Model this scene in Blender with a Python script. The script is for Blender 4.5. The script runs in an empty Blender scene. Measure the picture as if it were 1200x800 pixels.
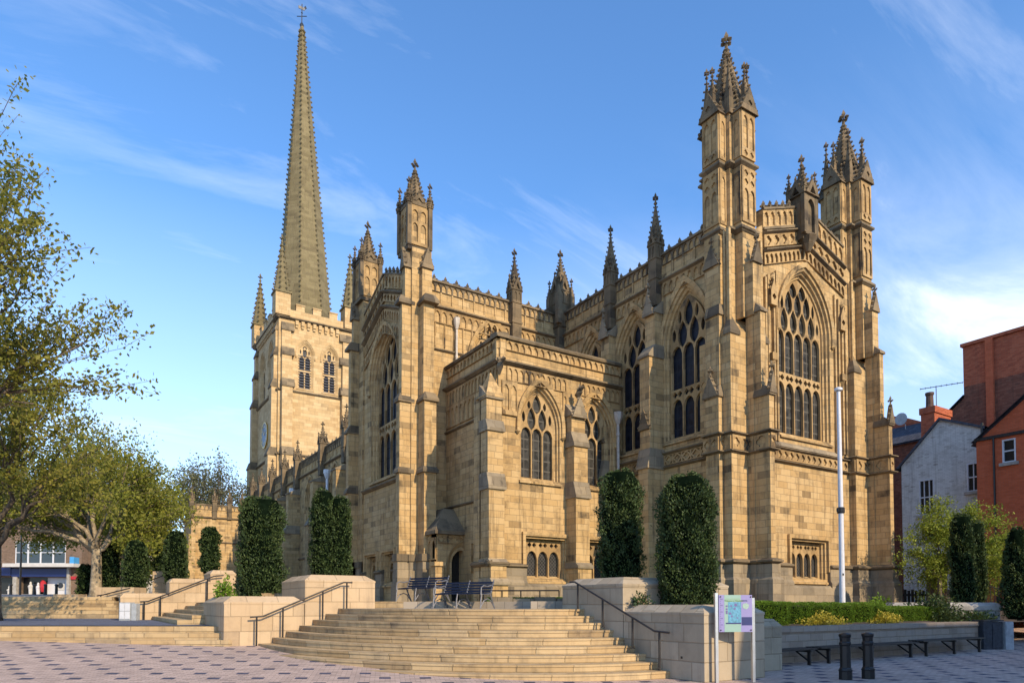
import bpy, bmesh, math, random
import numpy as np
from math import sin, cos, pi, radians, sqrt, acos, atan2
from mathutils import Vector, Matrix
from mathutils.geometry import tessellate_polygon
random.seed(7); rng = np.random.default_rng(7)
S = bpy.context.scene; COL = S.collection

# ---------------------------------------------------------------- camera, sky, sun, exposure
YAW = radians(32.5)
cam = bpy.data.cameras.new('camera'); co = bpy.data.objects.new('camera', cam); COL.objects.link(co)
co.location = (0, 0, 1.6); co.rotation_euler = (radians(92), 0, -YAW)
cam.sensor_width = 36; cam.lens = 24; cam.shift_y = (680.06 - 400) / 1200
cam.clip_start = .1; cam.clip_end = 6000
S.camera = co
SUN_EL, SUN_AZ = radians(29), radians(7)          # azimuth measured from -Y (east front) towards +X
W = bpy.data.worlds.new('World'); S.world = W; W.use_nodes = True
wn = W.node_tree.nodes; wl = W.node_tree.links
for n in list(wn): wn.remove(n)
sky = wn.new('ShaderNodeTexSky'); sky.sky_type = 'NISHITA'; sky.sun_disc = False
sky.sun_elevation = SUN_EL; sky.sun_rotation = pi - SUN_AZ
sky.air_density = 1.0; sky.dust_density = .35; sky.ozone_density = 3.5
tc = wn.new('ShaderNodeTexCoord')
def wnode(t, **k):
    n = wn.new(t)
    for a, b in k.items(): setattr(n, a, b)
    return n
sep = wnode('ShaderNodeSeparateXYZ'); wl.new(tc.outputs['Generated'], sep.inputs[0])
# wispy cirrus: direction projected on a cloud layer, stretched noise
mx = wnode('ShaderNodeMath', operation='MAXIMUM'); mx.inputs[1].default_value = .0; wl.new(sep.outputs[2], mx.inputs[0])
ad = wnode('ShaderNodeMath', operation='ADD'); ad.inputs[1].default_value = .22; wl.new(mx.outputs[0], ad.inputs[0])
dv = wnode('ShaderNodeVectorMath', operation='DIVIDE'); wl.new(tc.outputs['Generated'], dv.inputs[0])
cb = wnode('ShaderNodeCombineXYZ'); 
for i in range(3): wl.new(ad.outputs[0], cb.inputs[i])
wl.new(cb.outputs[0], dv.inputs[1])
mp = wnode('ShaderNodeMapping'); mp.inputs['Rotation'].default_value = (0, 0, radians(-38)); mp.inputs['Scale'].default_value = (.9, 2.6, 1)
wl.new(dv.outputs[0], mp.inputs[0])
nz = wnode('ShaderNodeTexNoise'); nz.inputs['Scale'].default_value = 1.55; nz.inputs['Detail'].default_value = 9; nz.inputs['Roughness'].default_value = .62; nz.inputs['Distortion'].default_value = .5
wl.new(mp.outputs[0], nz.inputs['Vector'])
cr = wnode('ShaderNodeMapRange'); cr.inputs[1].default_value = .55; cr.inputs[2].default_value = .85; cr.clamp = True
wl.new(nz.outputs[0], cr.inputs[0])
# thicker towards the horizon on the right (south) side
dt = wnode('ShaderNodeVectorMath', operation='DOT_PRODUCT'); dt.inputs[1].default_value = (.93, .36, 0); wl.new(tc.outputs['Generated'], dt.inputs[0])
m1 = wnode('ShaderNodeMapRange'); m1.inputs[1].default_value = .72; m1.inputs[2].default_value = .97; wl.new(dt.outputs['Value'], m1.inputs[0])
m2 = wnode('ShaderNodeMapRange'); m2.inputs[1].default_value = .62; m2.inputs[2].default_value = .12; wl.new(sep.outputs[2], m2.inputs[0])
mm = wnode('ShaderNodeMath', operation='MULTIPLY'); wl.new(m1.outputs[0], mm.inputs[0]); wl.new(m2.outputs[0], mm.inputs[1])
n2 = wnode('ShaderNodeMapRange'); n2.inputs[1].default_value = .40; n2.inputs[2].default_value = .78; wl.new(nz.outputs[0], n2.inputs[0])
mn = wnode('ShaderNodeMath', operation='MULTIPLY'); wl.new(mm.outputs[0], mn.inputs[0]); wl.new(n2.outputs[0], mn.inputs[1])
sc1 = wnode('ShaderNodeMath', operation='MULTIPLY'); sc1.inputs[1].default_value = .3; wl.new(cr.outputs[0], sc1.inputs[0])
sm = wnode('ShaderNodeMath', operation='ADD', use_clamp=True); wl.new(sc1.outputs[0], sm.inputs[0]); wl.new(mn.outputs[0], sm.inputs[1])
mixc = wnode('ShaderNodeMixRGB'); mixc.inputs[2].default_value = (6.6, 6.8, 7.2, 1)
tint = wnode('ShaderNodeMixRGB', blend_type='MULTIPLY'); tint.inputs[0].default_value = 1; tint.inputs[2].default_value = (.76, 1.04, 1.24, 1); wl.new(sky.outputs[0], tint.inputs[1])
hz = wnode('ShaderNodeMapRange'); hz.inputs[1].default_value = .0; hz.inputs[2].default_value = .5; hz.inputs[3].default_value = .62; hz.inputs[4].default_value = 0; wl.new(sep.outputs[2], hz.inputs[0])
hzm = wnode('ShaderNodeMixRGB'); hzm.inputs[2].default_value = (5.0, 5.2, 5.75, 1); wl.new(hz.outputs[0], hzm.inputs[0]); wl.new(tint.outputs[0], hzm.inputs[1])
wl.new(sm.outputs[0], mixc.inputs[0]); wl.new(hzm.outputs[0], mixc.inputs[1])
bg = wnode('ShaderNodeBackground'); bg.inputs[1].default_value = .15
wo = wnode('ShaderNodeOutputWorld'); wl.new(mixc.outputs[0], bg.inputs[0]); wl.new(bg.outputs[0], wo.inputs[0])
sl = bpy.data.lights.new('sun', 'SUN'); sl.energy = 3.45; sl.angle = radians(.5); sl.color = (1, .80, .53)
so = bpy.data.objects.new('sun', sl); COL.objects.link(so)
so.rotation_euler = Vector((-sin(SUN_AZ) * cos(SUN_EL), cos(SUN_AZ) * cos(SUN_EL), -sin(SUN_EL))).to_track_quat('-Z', 'Y').to_euler()
S.view_settings.view_transform = 'Standard'; S.view_settings.look = 'None'
S.view_settings.exposure = 0.72; S.view_settings.gamma = 1

# ---------------------------------------------------------------- materials
def ng(name):
    m = bpy.data.materials.new(name); m.use_nodes = True; nt = m.node_tree
    for n in list(nt.nodes): nt.nodes.remove(n)
    out = nt.nodes.new('ShaderNodeOutputMaterial'); b = nt.nodes.new('ShaderNodeBsdfPrincipled')
    nt.links.new(b.outputs[0], out.inputs[0])
    return m, nt, b
class G:
    def __init__(s, nt): s.nt = nt
    def n(s, t, **k):
        x = s.nt.nodes.new(t)
        for a, b in k.items(): setattr(x, a, b)
        return x
    def set(s, inp, v):
        if isinstance(v, bpy.types.NodeSocket): s.nt.links.new(v, inp)
        else: inp.default_value = v
    def m(s, op, a, b=None, c=None, clamp=False):
        x = s.n('ShaderNodeMath', operation=op, use_clamp=clamp)
        for i, v in enumerate((a, b, c)):
            if v is not None: s.set(x.inputs[i], v)
        return x.outputs[0]
    def xyz(s, x, y, z):
        c = s.n('ShaderNodeCombineXYZ')
        for i, v in enumerate((x, y, z)): s.set(c.inputs[i], v)
        return c.outputs[0]
    def noise(s, vec, scale, detail=4, rough=.55):
        x = s.n('ShaderNodeTexNoise'); s.set(x.inputs['Vector'], vec)
        x.inputs['Scale'].default_value = scale; x.inputs['Detail'].default_value = detail; x.inputs['Roughness'].default_value = rough
        return x.outputs[0]
    def white(s, vec):
        x = s.n('ShaderNodeTexWhiteNoise', noise_dimensions='3D'); s.set(x.inputs[0], vec); return x.outputs[0]
    def ramp(s, f, stops, mode='LINEAR'):
        x = s.n('ShaderNodeValToRGB'); e = x.color_ramp.elements; x.color_ramp.interpolation = mode
        while len(e) < len(stops): e.new(.5)
        for i, (p, c) in enumerate(stops): e[i].position = p; e[i].color = (*c, 1)
        s.set(x.inputs[0], f); return x.outputs[0]
    def mr(s, f, a, b, c=0, d=1):
        x = s.n('ShaderNodeMapRange'); x.clamp = True; s.set(x.inputs[0], f)
        for i, v in enumerate((a, b, c, d)): x.inputs[i + 1].default_value = v
        return x.outputs[0]
    def mix(s, f, a, b, mode='MIX'):
        x = s.n('ShaderNodeMixRGB', blend_type=mode)
        s.set(x.inputs[0], f)
        for i, v in ((1, a), (2, b)): s.set(x.inputs[i], v if isinstance(v, bpy.types.NodeSocket) else (*v, 1))
        return x.outputs[0]
    def bump(s, h, st, dist, b):
        x = s.n('ShaderNodeBump'); x.inputs[0].default_value = st; x.inputs[1].default_value = dist
        s.set(x.inputs['Height'], h); s.nt.links.new(x.outputs[0], b.inputs['Normal'])
M = {}
def stone(key, stops, bw=.7, bh=.3, mort=.012, mortc=(.2, .15, .09), soot=.35, sootc=(.045, .036, .028), z0=0, rough=.9, big=.25, jit=1, streak=.35, mstr=.55, flat=False):
    m, nt, b = ng(key.replace('_', ' ')); g = G(nt); M[key] = m
    geo = g.n('ShaderNodeNewGeometry'); pos = geo.outputs['Position']
    s1 = g.n('ShaderNodeSeparateXYZ'); nt.links.new(pos, s1.inputs[0])
    s2 = g.n('ShaderNodeSeparateXYZ'); nt.links.new(geo.outputs['True Normal'], s2.inputs[0])
    x, y, z = s1.outputs; nx, ny, nz_ = [g.m('ABSOLUTE', o) for o in s2.outputs]
    useY = g.m('GREATER_THAN', nx, ny)
    u = g.m('ADD', g.m('MULTIPLY', y, useY), g.m('MULTIPLY', x, g.m('SUBTRACT', 1, useY)))
    top = g.m('GREATER_THAN', nz_, .8)
    v = g.m('ADD', g.m('MULTIPLY', g.m('SUBTRACT', z, z0), g.m('SUBTRACT', 1, top)), g.m('MULTIPLY', y, top))
    u = g.m('ADD', g.m('MULTIPLY', u, g.m('SUBTRACT', 1, top)), g.m('MULTIPLY', x, top))
    row = g.m('FLOOR', g.m('DIVIDE', v, bh))
    off = g.white(g.xyz(row, useY, 3.3))
    uu = g.m('ADD', g.m('DIVIDE', u, bw), g.m('ADD', g.m('MULTIPLY', off, jit * .5), g.m('MULTIPLY', row, .5)))
    cell = g.m('FLOOR', uu)
    rnd = g.white(g.xyz(cell, row, useY))
    fu = g.m('MULTIPLY', g.m('FRACT', uu), bw); fv = g.m('MULTIPLY', g.m('FRACT', g.m('DIVIDE', v, bh)), bh)
    du = g.m('MINIMUM', fu, g.m('SUBTRACT', bw, fu)); dvv = g.m('MINIMUM', fv, g.m('SUBTRACT', bh, fv))
    edge = g.m('MINIMUM', du, dvv)
    mortar = g.mr(edge, mort * .5, mort * 1.3, 1, 0)
    n1 = g.noise(pos, 9, 6, .65); n2 = g.noise(pos, .55, 5, .6)
    f = g.m('ADD', g.m('MULTIPLY', rnd, .62), g.m('ADD', g.m('MULTIPLY', g.m('SUBTRACT', n1, .5), .35), g.m('ADD', .17, g.m('MULTIPLY', g.m('SUBTRACT', n2, .5), big * 2))))
    c = g.ramp(f, stops)
    # soot and rain streaks with their own shapes
    st = g.noise(g.xyz(g.m('MULTIPLY', x, 3.2), g.m('MULTIPLY', y, 3.2), g.m('MULTIPLY', z, .2)), 1.5, 6, .65)
    sp = g.noise(pos, 1.3, 7, .7)
    k = g.m('ADD', g.m('MULTIPLY', g.mr(st, .52, .75), streak), g.m('MULTIPLY', g.mr(sp, .5, .74), soot), None, True)
    r2 = g.white(g.xyz(cell, row, 7.7))
    k = g.m('ADD', k, g.m('MULTIPLY', g.mr(r2, .9, .97), .38 * soot * 2), None, True)
    c = g.mix(k, c, sootc)
    c = g.mix(g.m('MULTIPLY', mortar, mstr), c, mortc)
    nt.links.new(c, b.inputs['Base Color']); b.inputs['Roughness'].default_value = rough; b.inputs['Specular IOR Level'].default_value = .25
    h = g.m('ADD', g.m('MULTIPLY', n1, .5), g.m('SUBTRACT', g.m('MULTIPLY', rnd, .25), mortar))
    g.bump(h, .55, .02, b)
    return m
stone('sandstone', [(0, (.35, .22, .095)), (.25, (.435, .285, .125)), (.55, (.475, .32, .15)), (.85, (.51, .36, .18)), (1, (.42, .305, .17))], bw=.62, bh=.27, soot=.68, streak=.8, sootc=(.10, .072, .042))
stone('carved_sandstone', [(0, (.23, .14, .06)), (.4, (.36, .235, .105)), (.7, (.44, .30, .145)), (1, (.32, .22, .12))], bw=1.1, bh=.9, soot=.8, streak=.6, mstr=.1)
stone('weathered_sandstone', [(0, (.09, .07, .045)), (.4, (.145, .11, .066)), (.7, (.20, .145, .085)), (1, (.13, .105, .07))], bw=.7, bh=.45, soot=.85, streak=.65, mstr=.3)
stone('sooty_moulding', [(0, (.10, .08, .055)), (.5, (.19, .145, .09)), (1, (.27, .2, .12))], bw=.9, bh=.5, soot=.65, streak=.4, mstr=.3)
stone('plinth_stone', [(0, (.17, .14, .10)), (.4, (.24, .195, .135)), (.7, (.31, .245, .16)), (1, (.2, .175, .14))], bw=.8, bh=.4, soot=.45, streak=.5)
stone('tower_stone', [(0, (.40, .26, .125)), (.4, (.49, .34, .17)), (.8, (.56, .405, .22)), (1, (.46, .34, .2))], bw=1.0, bh=.42, soot=.22, streak=.22)
stone('spire_stone', [(0, (.13, .105, .055)), (.4, (.175, .145, .075)), (.8, (.215, .178, .095)), (1, (.165, .14, .08))], bw=1.0, bh=.45, soot=.3, streak=.45, mort=.03)
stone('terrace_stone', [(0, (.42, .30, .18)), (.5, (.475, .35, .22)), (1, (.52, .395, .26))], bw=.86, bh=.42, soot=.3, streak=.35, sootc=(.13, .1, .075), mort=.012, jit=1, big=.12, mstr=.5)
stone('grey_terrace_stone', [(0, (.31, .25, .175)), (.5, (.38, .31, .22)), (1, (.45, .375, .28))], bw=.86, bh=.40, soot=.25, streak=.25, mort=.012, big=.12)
stone('step_stone', [(0, (.35, .24, .12)), (.4, (.44, .31, .165)), (.7, (.5, .37, .21)), (1, (.39, .30, .2))], bw=1.05, bh=.165, soot=.5, streak=.45, mort=.013, sootc=(.075, .06, .05))
stone('planter_stone', [(0, (.26, .2, .155)), (.5, (.34, .27, .21)), (1, (.29, .25, .215))], bw=.55, bh=.2, soot=.3, streak=.2, mort=.012)
stone('red_brick', [(0, (.30, .07, .035)), (.4, (.42, .105, .05)), (.7, (.48, .135, .065)), (1, (.34, .11, .065))], bw=.24, bh=.085, soot=.2, streak=.2, mort=.008, mortc=(.22, .12, .085), jit=0)
stone('orange_brick', [(0, (.44, .095, .038)), (.5, (.52, .12, .05)), (1, (.56, .145, .065))], bw=.24, bh=.085, soot=.12, streak=.12, mort=.008, mortc=(.30, .12, .08), jit=0, big=.15)
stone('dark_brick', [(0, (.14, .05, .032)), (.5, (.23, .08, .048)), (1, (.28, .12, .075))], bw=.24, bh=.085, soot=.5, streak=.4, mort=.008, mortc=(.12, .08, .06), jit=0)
stone('painted_brick', [(0, (.52, .51, .48)), (.5, (.62, .61, .58)), (1, (.66, .65, .62))], bw=.24, bh=.085, soot=.5, streak=.6, mort=.008, mortc=(.33, .33, .33), jit=0, sootc=(.2, .17, .14))
stone('brown_brick', [(0, (.13, .085, .06)), (.5, (.19, .125, .085)), (1, (.24, .165, .12))], bw=.24, bh=.085, soot=.2, streak=.2, mort=.01, mortc=(.2, .17, .14), jit=0)
stone('slate', [(0, (.05, .055, .07)), (.5, (.075, .08, .1)), (1, (.10, .105, .125))], bw=.3, bh=.2, soot=.1, streak=.3, mort=.012, mortc=(.03, .03, .035))

def plain(key, col, rough=.5, metal=0, var=.12, scale=6, spec=.5):
    m, nt, b = ng(key.replace('_', ' ')); g = G(nt); M[key] = m
    geo = g.n('ShaderNodeNewGeometry')
    n1 = g.noise(geo.outputs['Position'], scale, 6, .65)
    d = tuple(max(0, c * (1 - var * 2)) for c in col); l = tuple(min(1, c * (1 + var * 2)) for c in col)
    nt.links.new(g.ramp(n1, [(.25, d), (.75, l)]), b.inputs['Base Color'])
    b.inputs['Roughness'].default_value = rough; b.inputs['Metallic'].default_value = metal; b.inputs['Specular IOR Level'].default_value = spec
    return m
plain('lead_roof', (.12, .12, .125), .6, 0, .25, 2)
plain('black_paint', (.007, .007, .008), .4, 0, .2)
plain('iron_rail', (.028, .024, .022), .45, .3, .25)
plain('blue_slat', (.009, .016, .042), .5, 0, .18, 14, .25)
plain('pale_metal', (.16, .16, .175), .5, .3, .12)
plain('steel', (.62, .63, .65), .28, .9, .06)
plain('white_paint', (.58, .59, .62), .4, 0, .05)
plain('grey_paint', (.33, .35, .37), .5, 0, .15)
plain('dark_metal', (.035, .042, .055), .45, .2, .3, 9)
plain('navy_fascia', (.008, .018, .10), .35, 0, .1)
plain('red_paint', (.40, .02, .03), .5, 0, .1)
plain('blue_sign', (.06, .3, .62), .4, 0, .1)
plain('oak_door', (.016, .014, .012), .6, 0, .4, 20)
plain('dark_timber', (.022, .017, .014), .55, 0, .4, 12)
plain('soil', (.055, .038, .026), .95, 0, .4, 20)
plain('bark', (.10, .078, .055), .9, 0, .4, 12)
plain('plane_bark', (.24, .19, .125), .85, 0, .45, 5)
plain('gold', (.65, .42, .1), .35, .8, .05)
plain('clock_blue', (.012, .05, .14), .4, 0, .1)
plain('pipe_paint', (.46, .41, .35), .5, 0, .12)
plain('copper_pipe', (.35, .15, .07), .6, 0, .25)
plain('concrete', (.33, .31, .28), .85, 0, .2, 4)
plain('pale_render', (.52, .50, .47), .8, 0, .08, 2)
plain('terracotta', (.08, .045, .035), .8, 0, .3, 6)
def glassy(key, col, rough, lead=None, spec=.5, lc=(.05, .048, .045)):
    m, nt, b = ng(key.replace('_', ' ')); g = G(nt); M[key] = m
    geo = g.n('ShaderNodeNewGeometry'); s1 = g.n('ShaderNodeSeparateXYZ'); nt.links.new(geo.outputs['Position'], s1.inputs[0])
    x, y, z = s1.outputs
    if lead:
        u = g.m('ADD', x, y)
        if lead[0] == 'diamond':
            a = g.m('ABSOLUTE', g.m('SUBTRACT', g.m('FRACT', g.m('DIVIDE', g.m('ADD', u, z), lead[1])), .5))
            c = g.m('ABSOLUTE', g.m('SUBTRACT', g.m('FRACT', g.m('DIVIDE', g.m('SUBTRACT', u, z), lead[1])), .5))
        else:
            a = g.m('ABSOLUTE', g.m('SUBTRACT', g.m('FRACT', g.m('DIVIDE', u, lead[1])), .5))
            c = g.m('ABSOLUTE', g.m('SUBTRACT', g.m('FRACT', g.m('DIVIDE', z, lead[1] * 1.7)), .5))
        ln = g.m('GREATER_THAN', g.m('MAXIMUM', a, c), .5 - lead[2])
        cell = g.white(g.xyz(g.m('FLOOR', g.m('DIVIDE', g.m('ADD', u, z), .27)), g.m('FLOOR', g.m('DIVIDE', g.m('SUBTRACT', u, z), .27)), 1))
        colr = g.mix(ln, g.ramp(cell, [(0, tuple(v * .6 for v in col)), (1, tuple(v * 1.7 for v in col))]), lc)
        nt.links.new(colr, b.inputs['Base Color'])
        nt.links.new(g.m('ADD', rough, g.m('MULTIPLY', ln, .4)), b.inputs['Roughness'])
        g.bump(g.m('ADD', g.m('MULTIPLY', cell, .4), ln), .5, .01, b)
    else:
        b.inputs['Base Color'].default_value = (*col, 1); b.inputs['Roughness'].default_value = rough
        g.bump(g.noise(geo.outputs['Position'], 1.2, 2), .12, .02, b)
    b.inputs['Specular IOR Level'].default_value = spec
glassy('leaded_glass', (.03, .029, .027), .5, ('grid', .26, .07), .15, (.10, .093, .08))
glassy('diamond_glass', (.018, .018, .02), .45, ('diamond', .16, .09), .2, (.09, .085, .075))
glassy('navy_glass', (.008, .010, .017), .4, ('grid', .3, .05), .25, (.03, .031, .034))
glassy('window_glass', (.03, .045, .06), .06, None, .6)
glassy('shop_glass', (.018, .02, .022), .08, None, .35)

def foliage(key, cols, trans=.25, rough=.6):
    m, nt, b = ng(key.replace('_', ' ')); g = G(nt); M[key] = m
    geo = g.n('ShaderNodeNewGeometry')
    n = g.noise(geo.outputs['Position'], .9, 3)
    f = g.m('ADD', g.m('MULTIPLY', geo.outputs['Random Per Island'], .7), g.m('MULTIPLY', g.m('SUBTRACT', n, .35), .6), None, True)
    st = [(i / (len(cols) - 1), c) for i, c in enumerate(cols)]
    c = g.ramp(f, st); nt.links.new(c, b.inputs['Base Color']); b.inputs['Roughness'].default_value = rough; b.inputs['Specular IOR Level'].default_value = .3
    t = g.n('ShaderNodeBsdfTranslucent'); nt.links.new(g.mix(.5, c, (.2, .22, .03)), t.inputs[0])
    mx = g.n('ShaderNodeMixShader'); mx.inputs[0].default_value = trans
    out = [x for x in nt.nodes if x.type == 'OUTPUT_MATERIAL'][0]
    nt.links.new(b.outputs[0], mx.inputs[1]); nt.links.new(t.outputs[0], mx.inputs[2]); nt.links.new(mx.outputs[0], out.inputs[0])
foliage('yew_leaf', [(.009, .017, .007), (.024, .045, .014), (.045, .075, .021), (.07, .105, .028), (.085, .09, .035)], .1)
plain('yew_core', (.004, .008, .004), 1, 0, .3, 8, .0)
foliage('spring_leaf', [(.10, .11, .018), (.20, .20, .03), (.30, .28, .05), (.30, .20, .05)], .5)
foliage('plane_leaf', [(.09, .11, .015), (.19, .21, .03), (.29, .29, .045), (.35, .32, .06)], .45)
foliage('far_leaf', [(.08, .09, .05), (.13, .135, .07), (.17, .16, .08)], .35)
foliage('hedge_leaf', [(.05, .10, .008), (.10, .19, .012), (.16, .27, .02), (.22, .33, .03)], .35)
foliage('dark_hedge_leaf', [(.012, .03, .01), (.03, .065, .018), (.05, .10, .025)], .2)
foliage('golden_leaf', [(.25, .19, .02), (.42, .33, .03), (.5, .42, .06), (.16, .2, .03)], .3)
foliage('willow_leaf', [(.12, .16, .015), (.23, .28, .03), (.33, .37, .05)], .4)
foliage('grass_blade', [(.03, .07, .01), (.06, .12, .015), (.09, .16, .02)], .3)

# paving
def paving(key, base, dark, cw, cd, rot=0, pw=.2, ph=.1, size=.3):
    m, nt, b = ng(key.replace('_', ' ')); g = G(nt); M[key] = m
    geo = g.n('ShaderNodeNewGeometry')
    mpn = g.n('ShaderNodeVectorRotate', rotation_type='Z_AXIS'); mpn.inputs['Angle'].default_value = rot; nt.links.new(geo.outputs['Position'], mpn.inputs[0])
    s1 = g.n('ShaderNodeSeparateXYZ'); nt.links.new(mpn.outputs[0], s1.inputs[0]); x, y, z = s1.outputs
    row = g.m('FLOOR', g.m('DIVIDE', y, ph)); uo = g.m('ADD', g.m('DIVIDE', x, pw), g.m('MULTIPLY', row, .5)); cell = g.m('FLOOR', uo)
    rnd = g.white(g.xyz(cell, row, 1.1))
    fu = g.m('MULTIPLY', g.m('FRACT', uo), pw); fv = g.m('MULTIPLY', g.m('FRACT', g.m('DIVIDE', y, ph)), ph)
    e = g.m('MINIMUM', g.m('MINIMUM', fu, g.m('SUBTRACT', pw, fu)), g.m('MINIMUM', fv, g.m('SUBTRACT', ph, fv)))
    mort = g.mr(e, .003, .009, 1, 0)
    n1 = g.noise(geo.outputs['Position'], .35, 6, .6); n2 = g.noise(geo.outputs['Position'], 14, 4)
    f = g.m('ADD', g.m('MULTIPLY', rnd, .6), g.m('MULTIPLY', n1, .6))
    c = g.ramp(f, [(.15, tuple(v * .72 for v in base)), (.55, base), (1, tuple(min(1, v * 1.25) for v in base))])
    if dark:
        ry = g.m('FLOOR', g.m('DIVIDE', y, cd))
        a = g.m('ABSOLUTE', g.m('SUBTRACT', g.m('FRACT', g.m('ADD', g.m('DIVIDE', x, cw), g.m('MULTIPLY', ry, .5))), .5))
        d = g.m('ABSOLUTE', g.m('SUBTRACT', g.m('FRACT', g.m('DIVIDE', y, cd)), .5))
        k = g.m('MULTIPLY', g.m('LESS_THAN', a, size / cw / 2), g.m('LESS_THAN', d, size / cd / 2))
        c = g.mix(k, c, g.mix(rnd, tuple(v * .75 for v in dark), tuple(v * 1.3 for v in dark)))
    c = g.mix(g.m('MULTIPLY', mort, .6), c, (.09, .075, .065))
    st = g.noise(geo.outputs['Position'], .8, 7, .7)
    c = g.mix(g.mr(st, .52, .8, 0, .42), c, (.10, .085, .075))
    sp_ = g.noise(geo.outputs['Position'], 5.5, 3, .5); c = g.mix(g.mr(sp_, .70, .74, 0, .35), c, (.05, .045, .04))
    nt.links.new(c, b.inputs['Base Color']); b.inputs['Roughness'].default_value = .8; b.inputs['Specular IOR Level'].default_value = .3
    g.bump(g.m('SUBTRACT', g.m('MULTIPLY', n2, .4), mort), .5, .01, b)
paving('pink_pavers', (.45, .335, .275), (.06, .06, .095), .82, .66, radians(22), size=.235)
paving('blue_setts', (.115, .125, .165), None, 1, 1, radians(32), .2, .1)
paving('buff_flags', (.36, .30, .23), None, 1, 1, 0, .6, .45)
paving('town_paving', (.26, .24, .22), None, 1, 1, .2, .6, .4)
m, nt, b = ng('lawn'); g = G(nt); M['lawn'] = m
geo = g.n('ShaderNodeNewGeometry'); n1 = g.noise(geo.outputs['Position'], 30, 5)
nt.links.new(g.ramp(n1, [(.3, (.03, .07, .012)), (.7, (.09, .15, .025))]), b.inputs['Base Color']); b.inputs['Roughness'].default_value = .9

# ---------------------------------------------------------------- mesh builder
class Fr:                                   # wall plane: u along the wall, v up, n outwards
    def __init__(s, kind, off, g=None, kindv=None): s.k = kind; s.o = off; s.g = g
    def P(s, u, v, n):
        if s.g: v = v + s.g(u)
        if s.k == 'E': return (u, s.o - n, v)
        if s.k == 'N': return (s.o - n, u, v)
        if s.k == 'W': return (u, s.o + n, v)
        if s.k == 'S': return (s.o + n, u, v)
        if s.k == 'H': return (u, v, s.o + n)
        if s.k == 'C':                      # facade facing the square: u = lateral, o = depth
            d = s.o - n; return (u * cos(YAW) + d * sin(YAW), -u * sin(YAW) + d * cos(YAW), v)
        if s.k == 'F':                      # free: o = (x,y,angle)
            x, y, a = s.o; return (x + u * cos(a) + n * sin(a), y + u * sin(a) - n * cos(a), v)
H0 = Fr('H', 0)
def C(lat, d, z=0): return (lat * cos(YAW) + d * sin(YAW), -lat * sin(YAW) + d * cos(YAW), z)
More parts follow.
